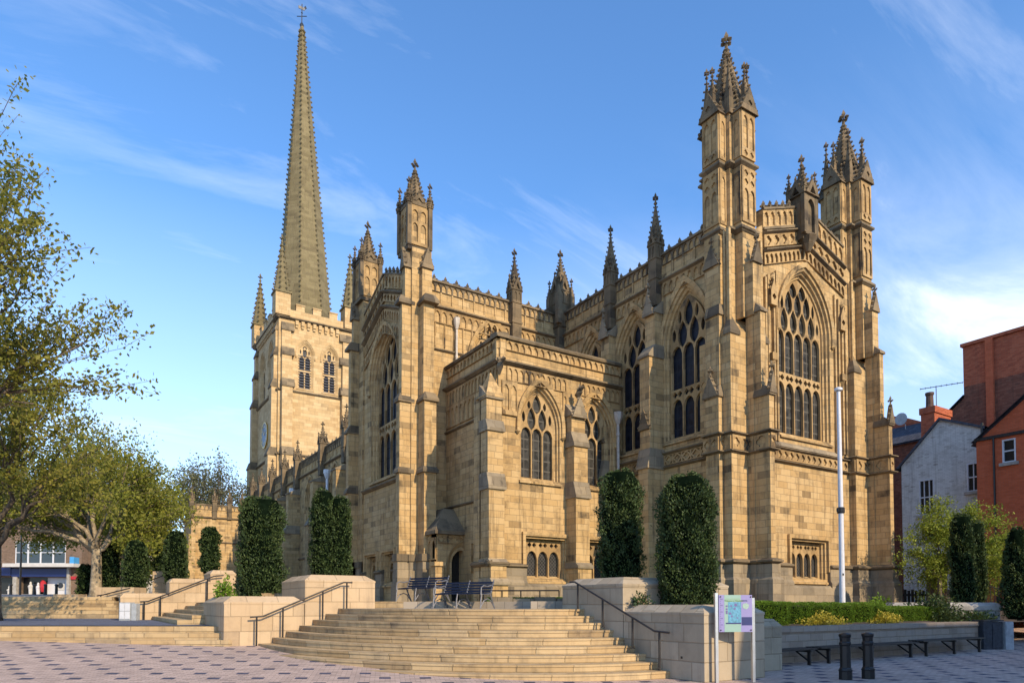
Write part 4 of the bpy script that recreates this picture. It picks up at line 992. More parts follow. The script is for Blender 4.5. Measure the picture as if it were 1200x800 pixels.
for u, h in tw:
    for k in range(13): lb.prof(TE, [(-.5, 30.4 + k * .36), (-.5, 30.46 + k * .36), (-.3, 30.3 + k * .36), (-.3, 30.24 + k * .36)], u - .85, u + .85)
lb.build('louvre', 'slate', tower, False, .6)
db = MB()
for fr, a, b in ((TE, TX0 - .3, TX1 + .3), (TN, TY0 - .3, TY1 + .3)):
    box_mould(db, fr, a, b, zc - .05, zc + .4, -.1, .42)
    box_mould(db, fr, a + .3, b - .3, 29.4, 29.8, -.1, .25); box_mould(db, fr, a + .3, b - .3, 21, 21.4, -.1, .25)
for sx, x in ((1, TX0), (-1, TX1)):
    for z, p in ((21, 1.1), (30, .75), (34.2, .5), (37.5, .3)):
        xa, xb = sorted((x + sx * .3, x + sx * 1.95)); db.prof(TE, [(-.1, z - .1), (p + .12, z - .1), (p + .12, z + .1), (p - .2, z + 1.0), (-.1, z + 1.0)], xa, xb)
for sy, y in ((1, TY0), (-1, TY1)):
    for z, p in ((21, 1.1), (30, .75), (34.2, .5), (37.5, .3)):
        xa, xb = sorted((y + sy * .3, y + sy * 1.95)); db.prof(TN, [(-.1, z - .1), (p + .12, z - .1), (p + .12, z + .1), (p - .2, z + 1.0), (-.1, z + 1.0)], xa, xb)
db.build('moulding', 'sooty_moulding', tower)
cbm = MB()
for fr, a, b in ((TE, TX0 + 1.9, TX1 - 1.9), (TN, TY0 + 1.9, TY1 - 1.9)):
    k = int((b - a) / .72)
    for i in range(k):
        u = a + (i + .5) * (b - a) / k
        cbm.fbox(fr, u - .2, u + .2, zc - .62, zc - .05, 0, .34); cbm.fbox(fr, u - .17, u + .17, zc - .95, zc - .62, 0, .2)
cbm.build('corbel', 'tower_stone', tower, False, .8)
pb = MB()
for fr, a, b in ((TE, TX0, TX1), (TN, TY0, TY1), (Fr('S', TX1), TY0, TY1), (Fr('W', TY1), TX0, TX1)):
    pb.fbox(fr, a, b, zc + .36, zc + 1.35, -.45, .0)
    k = 5 if fr.k in 'EW' else 6; w = (b - a) / (2 * k - 1)
    for i in range(k): pb.fbox(fr, a + 2 * i * w, a + (2 * i + 1) * w, zc + 1.35, zc + 2.1, -.45, .0)
    for i in range(k): pb.fbox(fr, a + 2 * i * w - .06, a + (2 * i + 1) * w + .06, zc + 2.1, zc + 2.25, -.52, .08)
pb.build('battlement', 'tower_stone', tower)
for x, y in ((TX0 + .4, TY0 + .4), (TX1 - .4, TY0 + .4), (TX0 + .4, TY1 - .4), (TX1 - .4, TY1 - .4)):
    mb = MB(); mb.box(x - .95, x + .95, y - .95, y + .95, zc + .3, zc + 3.2); mb.build('pinnacle_base', 'tower_stone', tower)
    mb = MB(); mb.box(x - 1.1, x + 1.1, y - 1.1, y + 1.1, zc + 3.2, zc + 3.45); spirelet(mb, x, y, zc + 3.4, 49.2, .95, 8, 9, 2.0, pi / 8, 1.3); mb.build('pinnacle', 'spire_stone', tower)
SX, SY = 26.6, 97.0
mb = MB(); tipz = 85.2; ns = 8; R0 = 3.75
rings = []
for q, z in ((1, zc + .3), (.052, tipz)):
    rings.append([(SX - .8 * (1 - q) + R0 * q / cos(pi / 8) * cos(pi / 8 + 2 * pi * i / 8), SY + R0 * q / cos(pi / 8) * sin(pi / 8 + 2 * pi * i / 8), z) for i in range(8)])
mb.loft(rings, True, True, True)
for j in range(62):
    t = (j + .5) / 63; q = 1 - t * .948; z = zc + .3 + (tipz - zc - .3) * t
    for i in range(8):
        a = pi / 8 + 2 * pi * i / 8; rr = R0 * q / cos(pi / 8) + .1; mb.octa((SX - .8 * (1 - q) + rr * cos(a), SY + rr * sin(a), z), .17, .17, .22)
sp = mb.build('spire', 'spire_stone', tower, False, None)
VX = SX - .78; mb = MB(); mb.lathe(VX, SY, [(.2, tipz - .5), (.32, tipz - .15), (.14, tipz + .2)], 8); mb.tube([(VX, SY, tipz), (VX, SY, tipz + 3.0)], .07)
mb.tube([(VX - .6, SY + .38, tipz + 1.2), (VX + .6, SY - .38, tipz + 1.2)], .06)
mb.octa((VX, SY, tipz + 1.7), .16); mb.box(VX - .5, VX + .4, SY - .04, SY + .04, tipz + 2.2, tipz + 2.6); mb.octa((VX + .5, SY, tipz + 2.7), .2, .08, .32)
mb.build('weathervane', 'dark_metal', tower)
mb = MB(); mb.box(SX - .35, SX + .35, SY - 1.75, SY - 1.0, 63.5, 65.5); mb.build('lucarne', 'spire_stone', tower)
# clock on the shaded face
cf = (97.1, 24.9); mb = MB(); mb.plate(TN, circ(cf[0], cf[1], 1.75, 32), [], .0, .16); ck = mb.build('clock', 'clock_blue', tower)
mb = MB(); mb.plate(TN, circ(cf[0], cf[1], 1.78, 32), [circ(cf[0], cf[1], 1.66, 32)], .0, .2); mb.plate(TN, circ(cf[0], cf[1], 1.2, 32), [circ(cf[0], cf[1], 1.14, 32)], .15, .18)
for i in range(12):
    a = pi / 6 * i; q = [(cf[0] + r_ * cos(a + w_), cf[1] + r_ * sin(a + w_)) for r_, w_ in ((1.24, -.04), (1.6, -.03), (1.6, .03), (1.24, .04))]; mb.plate(TN, q, [], .15, .19)
for a, L_ in ((1.1, 1.45), (2.7, .95)): mb.plate(TN, [(cf[0] + .06 * sin(a), cf[1] - .06 * cos(a)), (cf[0] + L_ * cos(a), cf[1] + L_ * sin(a)), (cf[0] - .06 * sin(a), cf[1] + .06 * cos(a))], [], .2, .23)
mb.build('clock_dial', 'gold', tower, False, None)
# ---------------------------------------------------------------- ground, terraces, stairs
def gz(x, y): return .047 * max(0, min(y, 26) - 10.8) 
def grid_surface(name, xs, ys, zf, mat, label=None):
    mb = MB(); 
    for y in ys:
        for x in xs: mb.v.append((x, y, zf(x, y)))
    nx = len(xs)
    for j in range(len(ys) - 1):
        for i in range(nx - 1): a = j * nx + i; mb.f.append((a, a + 1, a + 1 + nx, a + nx))
    return struct(name, mb, mat, label)
# one sheet to the horizon (town ground), a little below the paved square
grid_surface('ground', [-2500, -400, -120, -60, -20, 0, 20, 60, 120, 400, 2500], [-2500, -400, -100, -40, 0, 10.8, 26, 60, 120, 400, 2500], lambda x, y: gz(x, y) - .06, 'town_paving')
grid_surface('square_paving', list(np.linspace(-24, 60, 22)), [-30, -10, 0, 5, 10.8, 14, 18, 22, 26], gz, 'pink_pavers', 'pink brick paving of the square dotted with dark square setts')
LZ = 1.485
# landing + terrace round the church
def ell(k, n=24, z=0):
    rx, ry = 4.2 + .385 * k, 6.66 + .37 * k
    e = 1.9
    pts = []
    for i in range(n + 1):
        t = pi / 2 * i / n
        pts.append((10.9 - rx * max(0, sin(t)) ** (2 / e) , 20.35 - ry * max(0, cos(t)) ** (2 / e)))
    return pts
ST = empty('stone_staircase', 'broad quarter-round flight of honey coloured stone steps climbing to the church benches', 'staircase', None, (8, 16, 0))
for k in range(10):
    zt = LZ - .165 * k
    if k == 9: break
    mb = MB(); o = ell(k); 
    if k == 0:
        poly = o + [(6.7, 22.5), (10.9, 22.5)]
    else:
        poly = o + [(10.9, 20.35)]
    lo = -.4
    mb.plate(H0, poly, [], lo, zt - .05)
    # nosing: tread slab slightly proud
    oo = [(p[0] - .0, p[1]) for p in o]
    mb.build('step', 'step_stone', ST)
    nb = MB(); out = ell(k + .05)
    inn = ell(k - 1.25) if k else [(10.9 - (10.9 - p[0]) * .8, 20.35 - (20.35 - p[1]) * .8) for p in o]
    nb.plate(H0, out + inn[::-1], [], zt - .05, zt); nb.build('tread', 'step_stone', ST)
mb = MB(); mb.plate(H0, [(10.9 - (10.9 - p[0]) * .85, 20.35 - (20.35 - p[1]) * .85) for p in ell(0)] + [(6.7, 21.8), (10.9, 21.8)], [], 1.2, LZ - .004); struct('landing', mb, 'buff_flags')
UZ = 1.70
kerbL, kerbR = C(-9.5, 24.2), C(2.2, 20.4)
mb = MB(); up = [(kerbL[0] - .0, kerbL[1]), (kerbR[0], kerbR[1]), (10.95, 16.2), (13, 14.5), (13, 16.0), (60, 16.0), (60, 130), (1.0, 130), (1.0, 60), (6.0, 32.5), (6.0, 27.0)]
mb.plate(H0, up, [], .9, UZ - .004); struct('church_terrace', mb, 'buff_flags')
mb = MB()
mb.plate(H0, [C(-4.7, 22.6)[:2], C(-.9, 21.5)[:2], C(-.9, 22.2)[:2], C(-4.7, 23.3)[:2]], [], .9, UZ + .002); tag(mb.build('stone_kerb', 'step_stone'), 'low pale stone edge under the smaller-looking blue bench', 'kerb')
mb = MB()
for i in range(5):
    a = -.62 + i * .66
    p, q = C(a, 21.4 - (a + .9) * .28), C(a + .64, 21.4 - (a + 1.56) * .28); r, s_ = C(a + .64, 21.75 - (a + 1.56) * .28), C(a, 21.75 - (a + .9) * .28)
    mb.plate(H0, [p[:2], q[:2], r[:2], s_[:2]], [], 1.0, UZ + .13 - .04 * (i % 2))
tag(mb.build('stone_kerb', 'plinth_stone'), 'mossy grey stone kerb holding the strip of lawn beside the steps', 'kerb')
mb = MB(); mb.plate(H0, [C(-.8, 21.9)[:2], C(2.2, 20.9)[:2], (13.4, 15.6), (21, 15.6), (21, 23.3), (13.6, 23.2), C(-1.2, 25.5)[:2]], [], 1.5, UZ + .05); struct('lawn', mb, 'lawn')
def blades(name, fn, n, mat, h=.08, w=.02):
    vs = []; fs = []
    for i in range(n):
        x, y, z = fn(); a = random.uniform(0, 2 * pi); hh = h * random.uniform(.6, 1.3); o = len(vs)
        lx, ly = random.uniform(-.5, .5) * hh, random.uniform(-.5, .5) * hh
        vs += [(x - w * cos(a), y - w * sin(a), z), (x + w * cos(a), y + w * sin(a), z), (x + lx, y + ly, z + hh)]; fs.append((o, o + 1, o + 2))
    m_ = MB(); m_.v = vs; m_.f = fs; return m_.build(name, mat)
def lw_pt():
    a = random.uniform(-.8, 2.0); return (*C(a, random.uniform(22.0 - (a + .8) * .33, 24.5))[:2], UZ + .04)
tag(blades('grass', lw_pt, 6000, 'grass_blade', .1), 'strip of bright green grass in front of the chapel wall', 'grass', None, 'stuff')

# --- retaining walls with chamfered copings
def block(parent, poly, z0, z1, mat, name='wall_block', cap=True, jog=.12):
    mb = MB(); mb.plate(H0, poly, [], z0, z1 - .22 if cap else z1); o = mb.build(name, mat, parent)
    if cap:
        cx = sum(p[0] for p in poly) / len(poly); cy = sum(p[1] for p in poly) / len(poly)
        def ins(d, z): return [(p[0] - d * (1 if p[0] > cx else -1), p[1] - d * (1 if p[1] > cy else -1), z) for p in poly]
        c_ = MB(); c_.loft([ins(-.012, z1 - .22), ins(-.012, z1 - .17), ins(jog, z1 - .015), ins(jog + .02, z1)], True, True, True); c_.build('coping', mat, o if parent is not None and o.parent else parent)
    return o
def rect(x0, x1, y0, y1): return [(x0, y0), (x1, y0), (x1, y1), (x0, y1)]
R1 = empty('retaining_wall', 'sunlit cream stone planter wall in two heights left of the steps', 'wall', None, (5.7, 20.3, 0))
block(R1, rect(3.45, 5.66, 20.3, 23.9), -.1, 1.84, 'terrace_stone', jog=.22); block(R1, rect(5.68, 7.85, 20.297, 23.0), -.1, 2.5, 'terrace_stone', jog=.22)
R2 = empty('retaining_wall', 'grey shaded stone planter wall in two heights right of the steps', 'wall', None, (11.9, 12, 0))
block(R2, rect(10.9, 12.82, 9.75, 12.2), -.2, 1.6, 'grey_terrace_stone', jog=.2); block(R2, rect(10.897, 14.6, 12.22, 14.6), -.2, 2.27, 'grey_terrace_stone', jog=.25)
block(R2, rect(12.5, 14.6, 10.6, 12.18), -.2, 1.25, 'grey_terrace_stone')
mb = MB(); mb.box(10.893, 10.9, 10.35, 10.4, .45, .5); mb.build('drain_hole', 'black_paint', R2)
# --- handrails
def rail(label, pts, posts, z_g, cat='handrail', r=.024, mat='iron_rail', scroll=True):
    root = empty('handrail', label, cat, 'handrails beside the steps', pts[0])
    mb = MB(); mb.tube(pts, r, 8); mb.build('rail', mat, root)
    for p, zb in posts:
        mb = MB(); mb.tube([(p[0], p[1], zb), p], r * 1.05, 8); mb.lathe(p[0], p[1], [(r * 2.2, zb), (r * 2.2, zb + .015)], 8); mb.build('post', mat, root)
    return root
X = 10.72
rail('dark iron handrail running down the shaded right wall of the steps', [(X, 14.05, 2.18), (X, 13.85, 2.18), (X, 11.0, 1.02), (X, 10.55, 1.0)], [((X, 13.72, 2.14), 1.4), ((X, 12.75, 1.74), 1.05), ((X, 11.7, 1.30), .6), ((X, 10.85, 1.01), -.1)], 0)
Y_ = 20.1
rail('brown iron handrail running down the sunlit left wall of the steps', [(4.1, Y_, 1.25), (4.45, Y_, 1.27), (6.78, Y_, 2.27), (7.05, Y_, 2.27)], [((4.28, Y_, 1.26), .2), ((5.0, Y_, 1.5), .5), ((6.15, Y_, 2.0), 1.1), ((6.88, Y_, 2.27), 1.4)], 0)
# --- left: lower steps, blue setts, side flight, upper steps
mb = MB()
LS = empty('stone_steps', 'three long low buff stone steps crossing the left of the square', 'steps', None, C(-12, 19.3, .3))
for k in range(3):
    mb = MB(); p = [C(-7.85 + .1 * k, 18.95 + .36 * k), C(-25, 18.95 + .36 * k + .02), C(-25, 20.6), C(-7.4, 20.6)]
    mb.plate(H0, [q[:2] for q in p], [], -.1, .44 + .177 * (k + 1)); mb.build('step', 'step_stone', LS)
PZ = .971
mb = MB(); mb.plate(H0, [C(-7.2, 20.0)[:2], C(-26, 20.0)[:2], C(-40, 36)[:2], C(-12.6, 36)[:2], (6.3, 32), (6.3, 23.8), (4, 23.8), (3.5, 22)], [], .2, PZ); struct('sett_platform', mb, 'blue_setts', 'bluish stone setts between the lower and upper steps')
US = empty('stone_steps', 'five wide sandy stone steps rising to the shops behind the lower steps', 'steps', None, C(-22, 31.5, 1))
for k in range(5):
    mb = MB(); mb.plate(H0, [q[:2] for q in [C(-17.75 - .35 * k, 31.0 + .42 * k), C(-42, 31.0 + .42 * k + .1), C(-42, 34), C(-18.6 - .2 * k, 34)]], [], .5, PZ + .2 * (k + 1)); mb.build('step', 'step_stone', US)
mb = MB(); mb.v = [C(-18, 32.9, 1.965), C(-60, 32.9, 1.965), C(-120, 78, 2.8), C(-20, 78, 2.8), C(-12, 45, 2.2), C(-14, 36, 1.98)]; mb.f = [(0, 1, 2, 3, 4, 5)]; struct('upper_pavement', mb, 'town_paving')
SF = empty('stone_steps', 'short shaded flight of steps between two cream walls left of the round stairs', 'steps', None, (4, 28, 1))
for k in range(7):
    mb = MB(); mb.box(2.65 + .42 * k, 7.0, 23.6 + .004 * k, 32.1, .5, PZ + .145 * (k + 1)); mb.build('step', 'step_stone', SF)
R3 = empty('retaining_wall', 'cream stone wall stepping up in three heights behind the shaded flight', 'wall', None, (4, 32.3, 1))
block(R3, rect(1.5, 3.3, 32.2, 33.4), .6, 2.08, 'terrace_stone'); block(R3, rect(3.302, 4.9, 32.2, 33.6), .6, 2.72, 'terrace_stone'); block(R3, rect(4.902, 5.95, 32.2, 34.0), .6, 3.12, 'terrace_stone')
rail('iron handrail on the cream wall behind the shaded flight', [(2.2, 32.0, 1.72), (2.5, 32.0, 1.74), (5.0, 32.0, 2.83), (5.4, 32.0, 2.88)], [((2.35, 32, 1.73), .9), ((2.95, 32, 1.95), 1.0), ((4.75, 32, 2.73), 1.8)], 0, r=.03)
R4 = empty('retaining_wall', 'small cream wall with a rail beside the upper steps', 'wall', None, C(-21, 35.5, 1.9))
def cblock(par, l0, l1, d0, d1, z0, z1, mat): 
    mb = MB(); mb.plate(H0, [C(l0, d0)[:2], C(l1, d0)[:2], C(l1, d1)[:2], C(l0, d1)[:2]], [], z0, z1); return mb.build('wall_block', mat, par)
cblock(R4, -21.6, -19.6, 35.4, 36.6, 1.2, 2.5, 'terrace_stone'); cblock(R4, -24.2, -22.9, 36.0, 36.8, 1.2, 2.15, 'terrace_stone')
mb = MB(); mb.tube([C(-21.4, 35.2, 2.05), C(-21.1, 35.2, 2.1), C(-19.7, 35.2, 2.45)], .03); mb.tube([C(-21.2, 35.2, 1.6), C(-21.2, 35.2, 2.08)], .03); mb.build('rail', 'iron_rail', R4)
R5 = empty('retaining_wall', 'short cream wall glimpsed between the far yews on the left', 'wall', None, C(-21, 41, 1.9))
cblock(R5, -21.6, -20.3, 41, 42, 1.5, 3.6, 'terrace_stone'); mb = MB(); mb.tube([C(-21.5, 40.8, 3.1), C(-20.4, 40.8, 3.5)], .03); mb.build('rail', 'iron_rail', R5)
# utility cabinet on the left
cb0 = empty('utility_cabinet', 'pale grey metal utility cabinet with two doors against the cream wall', 'cabinet', None, C(-15.6, 27.4, PZ))
fr = Fr('C', 27.4); mb = MB(); mb.fbox(fr, -15.75, -15.3, PZ, PZ + .72, -.3, 0); mb.fbox(fr, -15.28, -15.08, PZ, PZ + .68, -.3, -.02); mb.build('body', 'grey_paint', cb0)
for a, b in ((-15.73, -15.54), (-15.52, -15.32)): mb = MB(); mb.fbox(fr, a, b, PZ + .06, PZ + .36, 0, .02); mb.fbox(fr, a, b, PZ + .38, PZ + .68, 0, .02); mb.build('door', 'white_paint', cb0)

# --- right: planter wall, hedge bed
PW = empty('planter_wall', 'long low grey stone wall holding the clipped hedge at the right', 'wall', None, (20, 11.5, 0))
mb = MB(); mb.box(12.85, 27.0, 11.55, 11.95, -.2, .86); mb.build('wall_block', 'planter_stone', PW)
mb = MB(); mb.box(12.85, 27.05, 11.51, 11.98, .86, 1.0); mb.build('coping', 'planter_stone', PW)
mb = MB(); mb.v = [(12.85, 11.9, .93), (40, 11.9, .93), (40, 16.2, 1.65), (12.85, 16.2, 1.65)]; mb.f = [(0, 1, 2, 3)]; struct('planting_bed', mb, 'soil')
# --- benches along the planter wall
def slat_bench(label, x0, x1, y, z, legs):
    b = empty('wall_bench', label, 'bench', 'dark slatted benches along the hedge wall', ((x0 + x1) / 2, y, 0))
    mb = MB()
    for k in range(5): mb.box(x0, x1, y + .1 * k, y + .1 * k + .075, z - .04, z)
    mb.build('seat', 'dark_timber', b)
    for x in legs:
        mb = MB(); mb.box(x - .03, x + .03, y + .02, y + .1, -.02, z - .042); mb.box(x - .025, x + .025, y, y + .46, z - .1, z - .042); mb.tube([(x, y + .08, .12), (x, y + .44, z - .1)], .025); mb.build('leg', 'iron_rail', b)
slat_bench('dark slatted bench half hidden behind the round wall, nearest the sign', 13.1, 16.6, 10.95, .45, (13.6, 15.0, 16.3))
slat_bench('long dark slatted bench behind the two bollards', 16.8, 21.8, 10.98, .46, (17.2, 19.3, 21.4))
slat_bench('dark slatted bench on thin legs next to the bins', 21.9, 25.9, 10.9, .5, (22.15, 23.9, 25.6))
# --- blue benches
def blue_bench(px, d, label, w=1.85, rot=0, z=LZ):
    x, y, _ = C(px, d); a = -YAW + rot
    b = empty('garden_bench', label, 'bench', 'blue slatted benches on the terrace', (x, y, z))
    fr = Fr('F', (x, y, a)); Z = z
    mb = MB()
    for k in range(5): mb.fbox(fr, -w / 2, w / 2, Z + .43 + .008 * k, Z + .455 + .008 * k, -.05 - .095 * k - .08, -.05 - .095 * k)
    mb.build('seat', 'blue_slat', b)
    mb = MB()
    for k in range(4): mb.fbox(fr, -w / 2, w / 2, Z + .5 + .085 * k, Z + .562 + .085 * k, -.56 - .035 * k, -.535 - .035 * k)
    mb.build('backrest', 'blue_slat', b)
    for u in (-w / 2 + .02, 0, w / 2 - .02):
        mb = MB(); P = fr.P
        mb.tube([P(u, Z, .02), P(u, Z + .25, .0), P(u, Z + .43, -.03), P(u, Z + .44, -.5), P(u, Z + .65, -.6), P(u, Z + .86, -.68)], .022, 6)
        mb.tube([P(u, Z, -.72), P(u, Z + .22, -.6), P(u, Z + .43, -.48)], .022, 6)
        mb.tube([P(u, Z + .05, .0), P(u, Z + .24, -.16), P(u, Z + .29, -.34), P(u, Z + .24, -.5), P(u, Z + .05, -.68)], .018, 6)
        if u: mb.tube([P(u, Z + .4, -.0), P(u, Z + .62, -.02), P(u, Z + .68, -.14), P(u, Z + .66, -.34), P(u, Z + .7, -.56)], .02, 6)
        mb.build('frame', 'pale_metal', b)
    return b
blue_bench(-1.68, 20.7, 'blue slatted garden bench with curved metal arms, nearer and right of the other blue bench', 1.85, radians(-33))
blue_bench(-3.2, 22.6, 'blue slatted garden bench with curved metal arms, left of the other blue bench', 1.8, radians(-36), UZ)
# hoop railing before the chapel
hr = empty('low_railing', 'low black metal railing on five posts by the strip of grass', 'railing', None, C(-.2, 22, UZ))
mb = MB(); pts = [C(-.95 + i * .62, 22.6 - i * .1, UZ + .36) for i in range(5)]
mb.tube(pts, .022); mb.build('rail', 'black_paint', hr)
for p in pts: mb = MB(); mb.tube([(p[0], p[1], UZ), p], .022); mb.build('post', 'black_paint', hr)
# --- bollards
def bollard(lat, d, label):
    x, y, _ = C(lat, d); b = empty('bollard', label, 'bollard', 'black cast bollards on the square', (x, y, gz(x, y)))
    mb = MB(); z = gz(x, y)
    mb.lathe(x, y, [(q * .82, w) for q, w in [(.165, z), (.165, z + .2), (.15, z + .24), (.135, z + .26), (.128, z + .72), (.15, z + .75), (.15, z + .79), (.13, z + .81), (.135, z + .9), (.155, z + .93), (.155, z + .97), (.06, z + 1.0)]], 8); mb.build('post', 'black_paint', b)
    mb = MB(); mb.lathe(x, y, [(.138, z + .18), (.144, z + .2), (.138, z + .22)], 8); mb.build('collar', 'black_paint', b); return b
bollard(7.13, 14.65, 'black bollard left of its twin near the wall benches'); bollard(7.72, 14.85, 'black bollard right of its twin, farther from the sign')
# --- information sign
IS = empty('information_sign', 'map board with lilac and pale blue panel on two steel posts', 'sign', None, C(4.75, 14.1, -.05))
sf = Fr('F', (*C(4.2, 14.05)[:2], -YAW + radians(9)))
for u in (0.0, .81):
    mb = MB(); mb.fbox(sf, u - .03, u + .03, -.06, 1.84 if u == 0 else 1.74, -.05, .02); mb.build('post', 'steel', IS)
mb = MB(); u0, u1, v0, v1 = .045, .775, 1.04, 1.8; mb.fbox(sf, u0, u1, v0, v1, -.01, .03)
plain('sign_lilac', (.24, .22, .44), .4, 0, .02); plain('sign_green', (.24, .38, .33), .4, 0, .02); plain('sign_map', (.09, .27, .40), .4, 0, .25, 22); plain('sign_lime', (.17, .30, .04), .4, 0, .02); plain('sign_navy', (.02, .03, .13), .4, 0, .05); plain('sign_pale', (.28, .40, .34), .4, 0, .1, 30); plain('sign_purple', (.12, .1, .26), .4, 0, .1)
pan = mb.build('panel', 'sign_lilac', IS)
def sp(n, mat, a, b, c, d, k=.034, name='print'):   # in panel units 0..1 from top-left
    q = MB(); q.fbox(sf, u0 + (u1 - u0) * a, u0 + (u1 - u0) * b, v1 - (v1 - v0) * d, v1 - (v1 - v0) * c, .03, k); q.build(n, mat, pan)
sp('pale_column', 'sign_green', .16, .66, 0, 1, .032); sp('map', 'sign_map', .27, .665, .19, .75, .035); sp('lower_photo', 'sign_navy', .68, .99, .6, .82, .035); sp('caption_bar', 'sign_navy', .2, .66, .75, .785, .036); sp('title_rule', 'sign_lime', .18, .63, .105, .112, .035)
mb = MB()
def lump(cu, cv, r, s=0):
    random.seed(s); return [(u0 + (u1 - u0) * (cu + r * random.uniform(.75, 1.15) * cos(2 * pi * i / 14)), v1 - (v1 - v0) * (cv + r * .9 * random.uniform(.75, 1.15) * sin(2 * pi * i / 14))) for i in range(14)]
mb.plate(sf, lump(.81, .3, .1, 3), [], .03, .034); mb.build('district_map', 'sign_pale', pan)
mb = MB()
for (a, b, r, s_) in ((.5, .27, .05, 1), (.47, .37, .035, 2), (.36, .3, .03, 4), (.33, .5, .04, 5), (.38, .58, .03, 6), (.55, .62, .025, 7)): mb.plate(sf, lump(a, b, r, s_), [], .035, .0375)
for v in (.28, .36, .42, .47): mb.fbox(sf, u0 + (u1 - u0) * .2, u0 + (u1 - u0) * .255, v1 - (v1 - v0) * (v + .045), v1 - (v1 - v0) * v, .03, .036)
for i in range(14): 
    v = .1 + i * .058; mb.fbox(sf, u0 + (u1 - u0) * .04, u0 + (u1 - u0) * (.055 + .06 * (i % 3 == 0)), v1 - (v1 - v0) * (v + .02), v1 - (v1 - v0) * v, .03, .034)
mb.build('map_symbols', 'sign_purple', pan)
mb = MB()
for a, b in ((.045, .05), (.955, .05), (.045, .95), (.955, .95)): mb.plate(sf, circ(u0 + (u1 - u0) * a, v1 - (v1 - v0) * b, .014, 10), [], .03, .045)
mb.build('bolts', 'black_paint', pan)
def text(body, size, P, mat, parent, rot, name='lettering', ext=.002, align='LEFT'):
    cu = bpy.data.curves.new(name, 'FONT'); cu.body = body; cu.size = size; cu.extrude = ext; cu.align_x = align
    o = bpy.data.objects.new(name, cu); COL.objects.link(o); me = bpy.data.meshes.new_from_object(o); bpy.data.objects.remove(o)
    me.materials.append(M[mat]); o = bpy.data.objects.new(name, me); COL.objects.link(o)
    mw = Matrix.Translation(P) @ rot
    me.transform(mw)
    o.parent = parent; 
    if parent.type == 'EMPTY': o.matrix_parent_inverse = Matrix.Translation(-parent.location)
    return o
a_ = -YAW + radians(9); rotS = Matrix.Rotation(a_, 4, 'Z') @ Matrix.Rotation(pi / 2, 4, 'X')
text('Welcome to Wakefield', .042, sf.P(u0 + (u1 - u0) * .17, v1 - (v1 - v0) * .175, .036), 'sign_lime', pan, rotS)
text('District', .042, sf.P(u0 + (u1 - u0) * .68, v1 - (v1 - v0) * .17, .034), 'sign_navy', pan, rotS)
# --- bins
bn = empty('litter_bin', 'dark metal litter bin with a sloping hooded top beside the benches', 'bin', None, C(16.95, 24.1, 0))
fr = Fr('F', (*C(16.55, 24.0)[:2], -YAW + radians(14))); mb = MB(); mb.fbox(fr, 0, .36, 0, 1.02, -.6, 0); mb.fbox(fr, .362, .86, 0, 1.0, -.6, -.02); mb.build('body', 'dark_metal', bn)
mb = MB(); mb.fbox(fr, -.02, .88, 1.02, 1.06, -.62, .02); mb.build('lid', 'dark_metal', bn); mb = MB(); mb.fbox(fr, .4, .82, .08, .92, -.018, -.005); mb.build('door', 'dark_metal', bn)
b2 = empty('litter_bin', 'lighter grey cabinet bin standing right of the dark bin', 'bin', None, C(17.7, 24.2, 0))
fr = Fr('F', (*C(17.5, 24.25)[:2], -YAW + radians(14))); mb = MB(); mb.fbox(fr, 0, .36, 0, 1.0, -.5, 0); mb.build('body', 'grey_paint', b2); mb = MB(); mb.fbox(fr, .02, .34, .5, .93, 0, .02); mb.build('door', 'grey_paint', b2); mb = MB(); mb.tube([fr.P(.5, .05, -.2), fr.P(.5, .95, -.2)], .05); mb.build('post', 'black_paint', b2)
# --- flagpole
fx, fy, _ = C(387 / 800 * 22.4, 22.4)
fp = empty('flagpole', 'tall white painted flagpole rising from the hedge bed', 'flagpole', None, (fx, fy, 1.2))
mb = MB(); zt = 8.65; mb.tube([(fx, fy, 1.0), (fx - .0, fy, 4.5), (fx - .03, fy, zt)], [.095, .08, .06], 14); mb.build('pole', 'white_paint', fp)
mb = MB(); mb.lathe(fx - .03, fy, [(.09, zt), (.13, zt + .03), (.13, zt + .1), (.05, zt + .14)], 14); mb.build('cap', 'white_paint', fp)
mb = MB(); mb.lathe(fx, fy, [(.1, 4.6), (.12, 4.62), (.12, 4.78), (.1, 4.8)], 12); mb.box(fx - .2, fx - .1, fy - .03, fy + .03, 4.64, 4.76); mb.box(fx - .1, fx - .08, fy - .12, fy - .08, 2.55, 2.62); mb.build('clamp', 'black_paint', fp)
# --- old stone slab in the right-hand bed
tb_ = empty('stone_slab', 'long grey stone tomb slab lying behind the dark shrub', 'slab', None, C(15.5, 27, 1.2))
mb = MB(); p = [C(14.6, 26.2), C(18.0, 25.2), C(18.6, 27.2), C(15.0, 28.2)]; cx = sum(q[0] for q in p) / 4; cy = sum(q[1] for q in p) / 4
mb.loft([[(cx + (q[0] - cx) * s_, cy + (q[1] - cy) * s_, z) for q in p] for s_, z in ((1, .9), (1, 1.35), (1.04, 1.4), (1.04, 1.55), (.94, 1.68))], True, True, True); mb.build('slab', 'concrete', tb_)
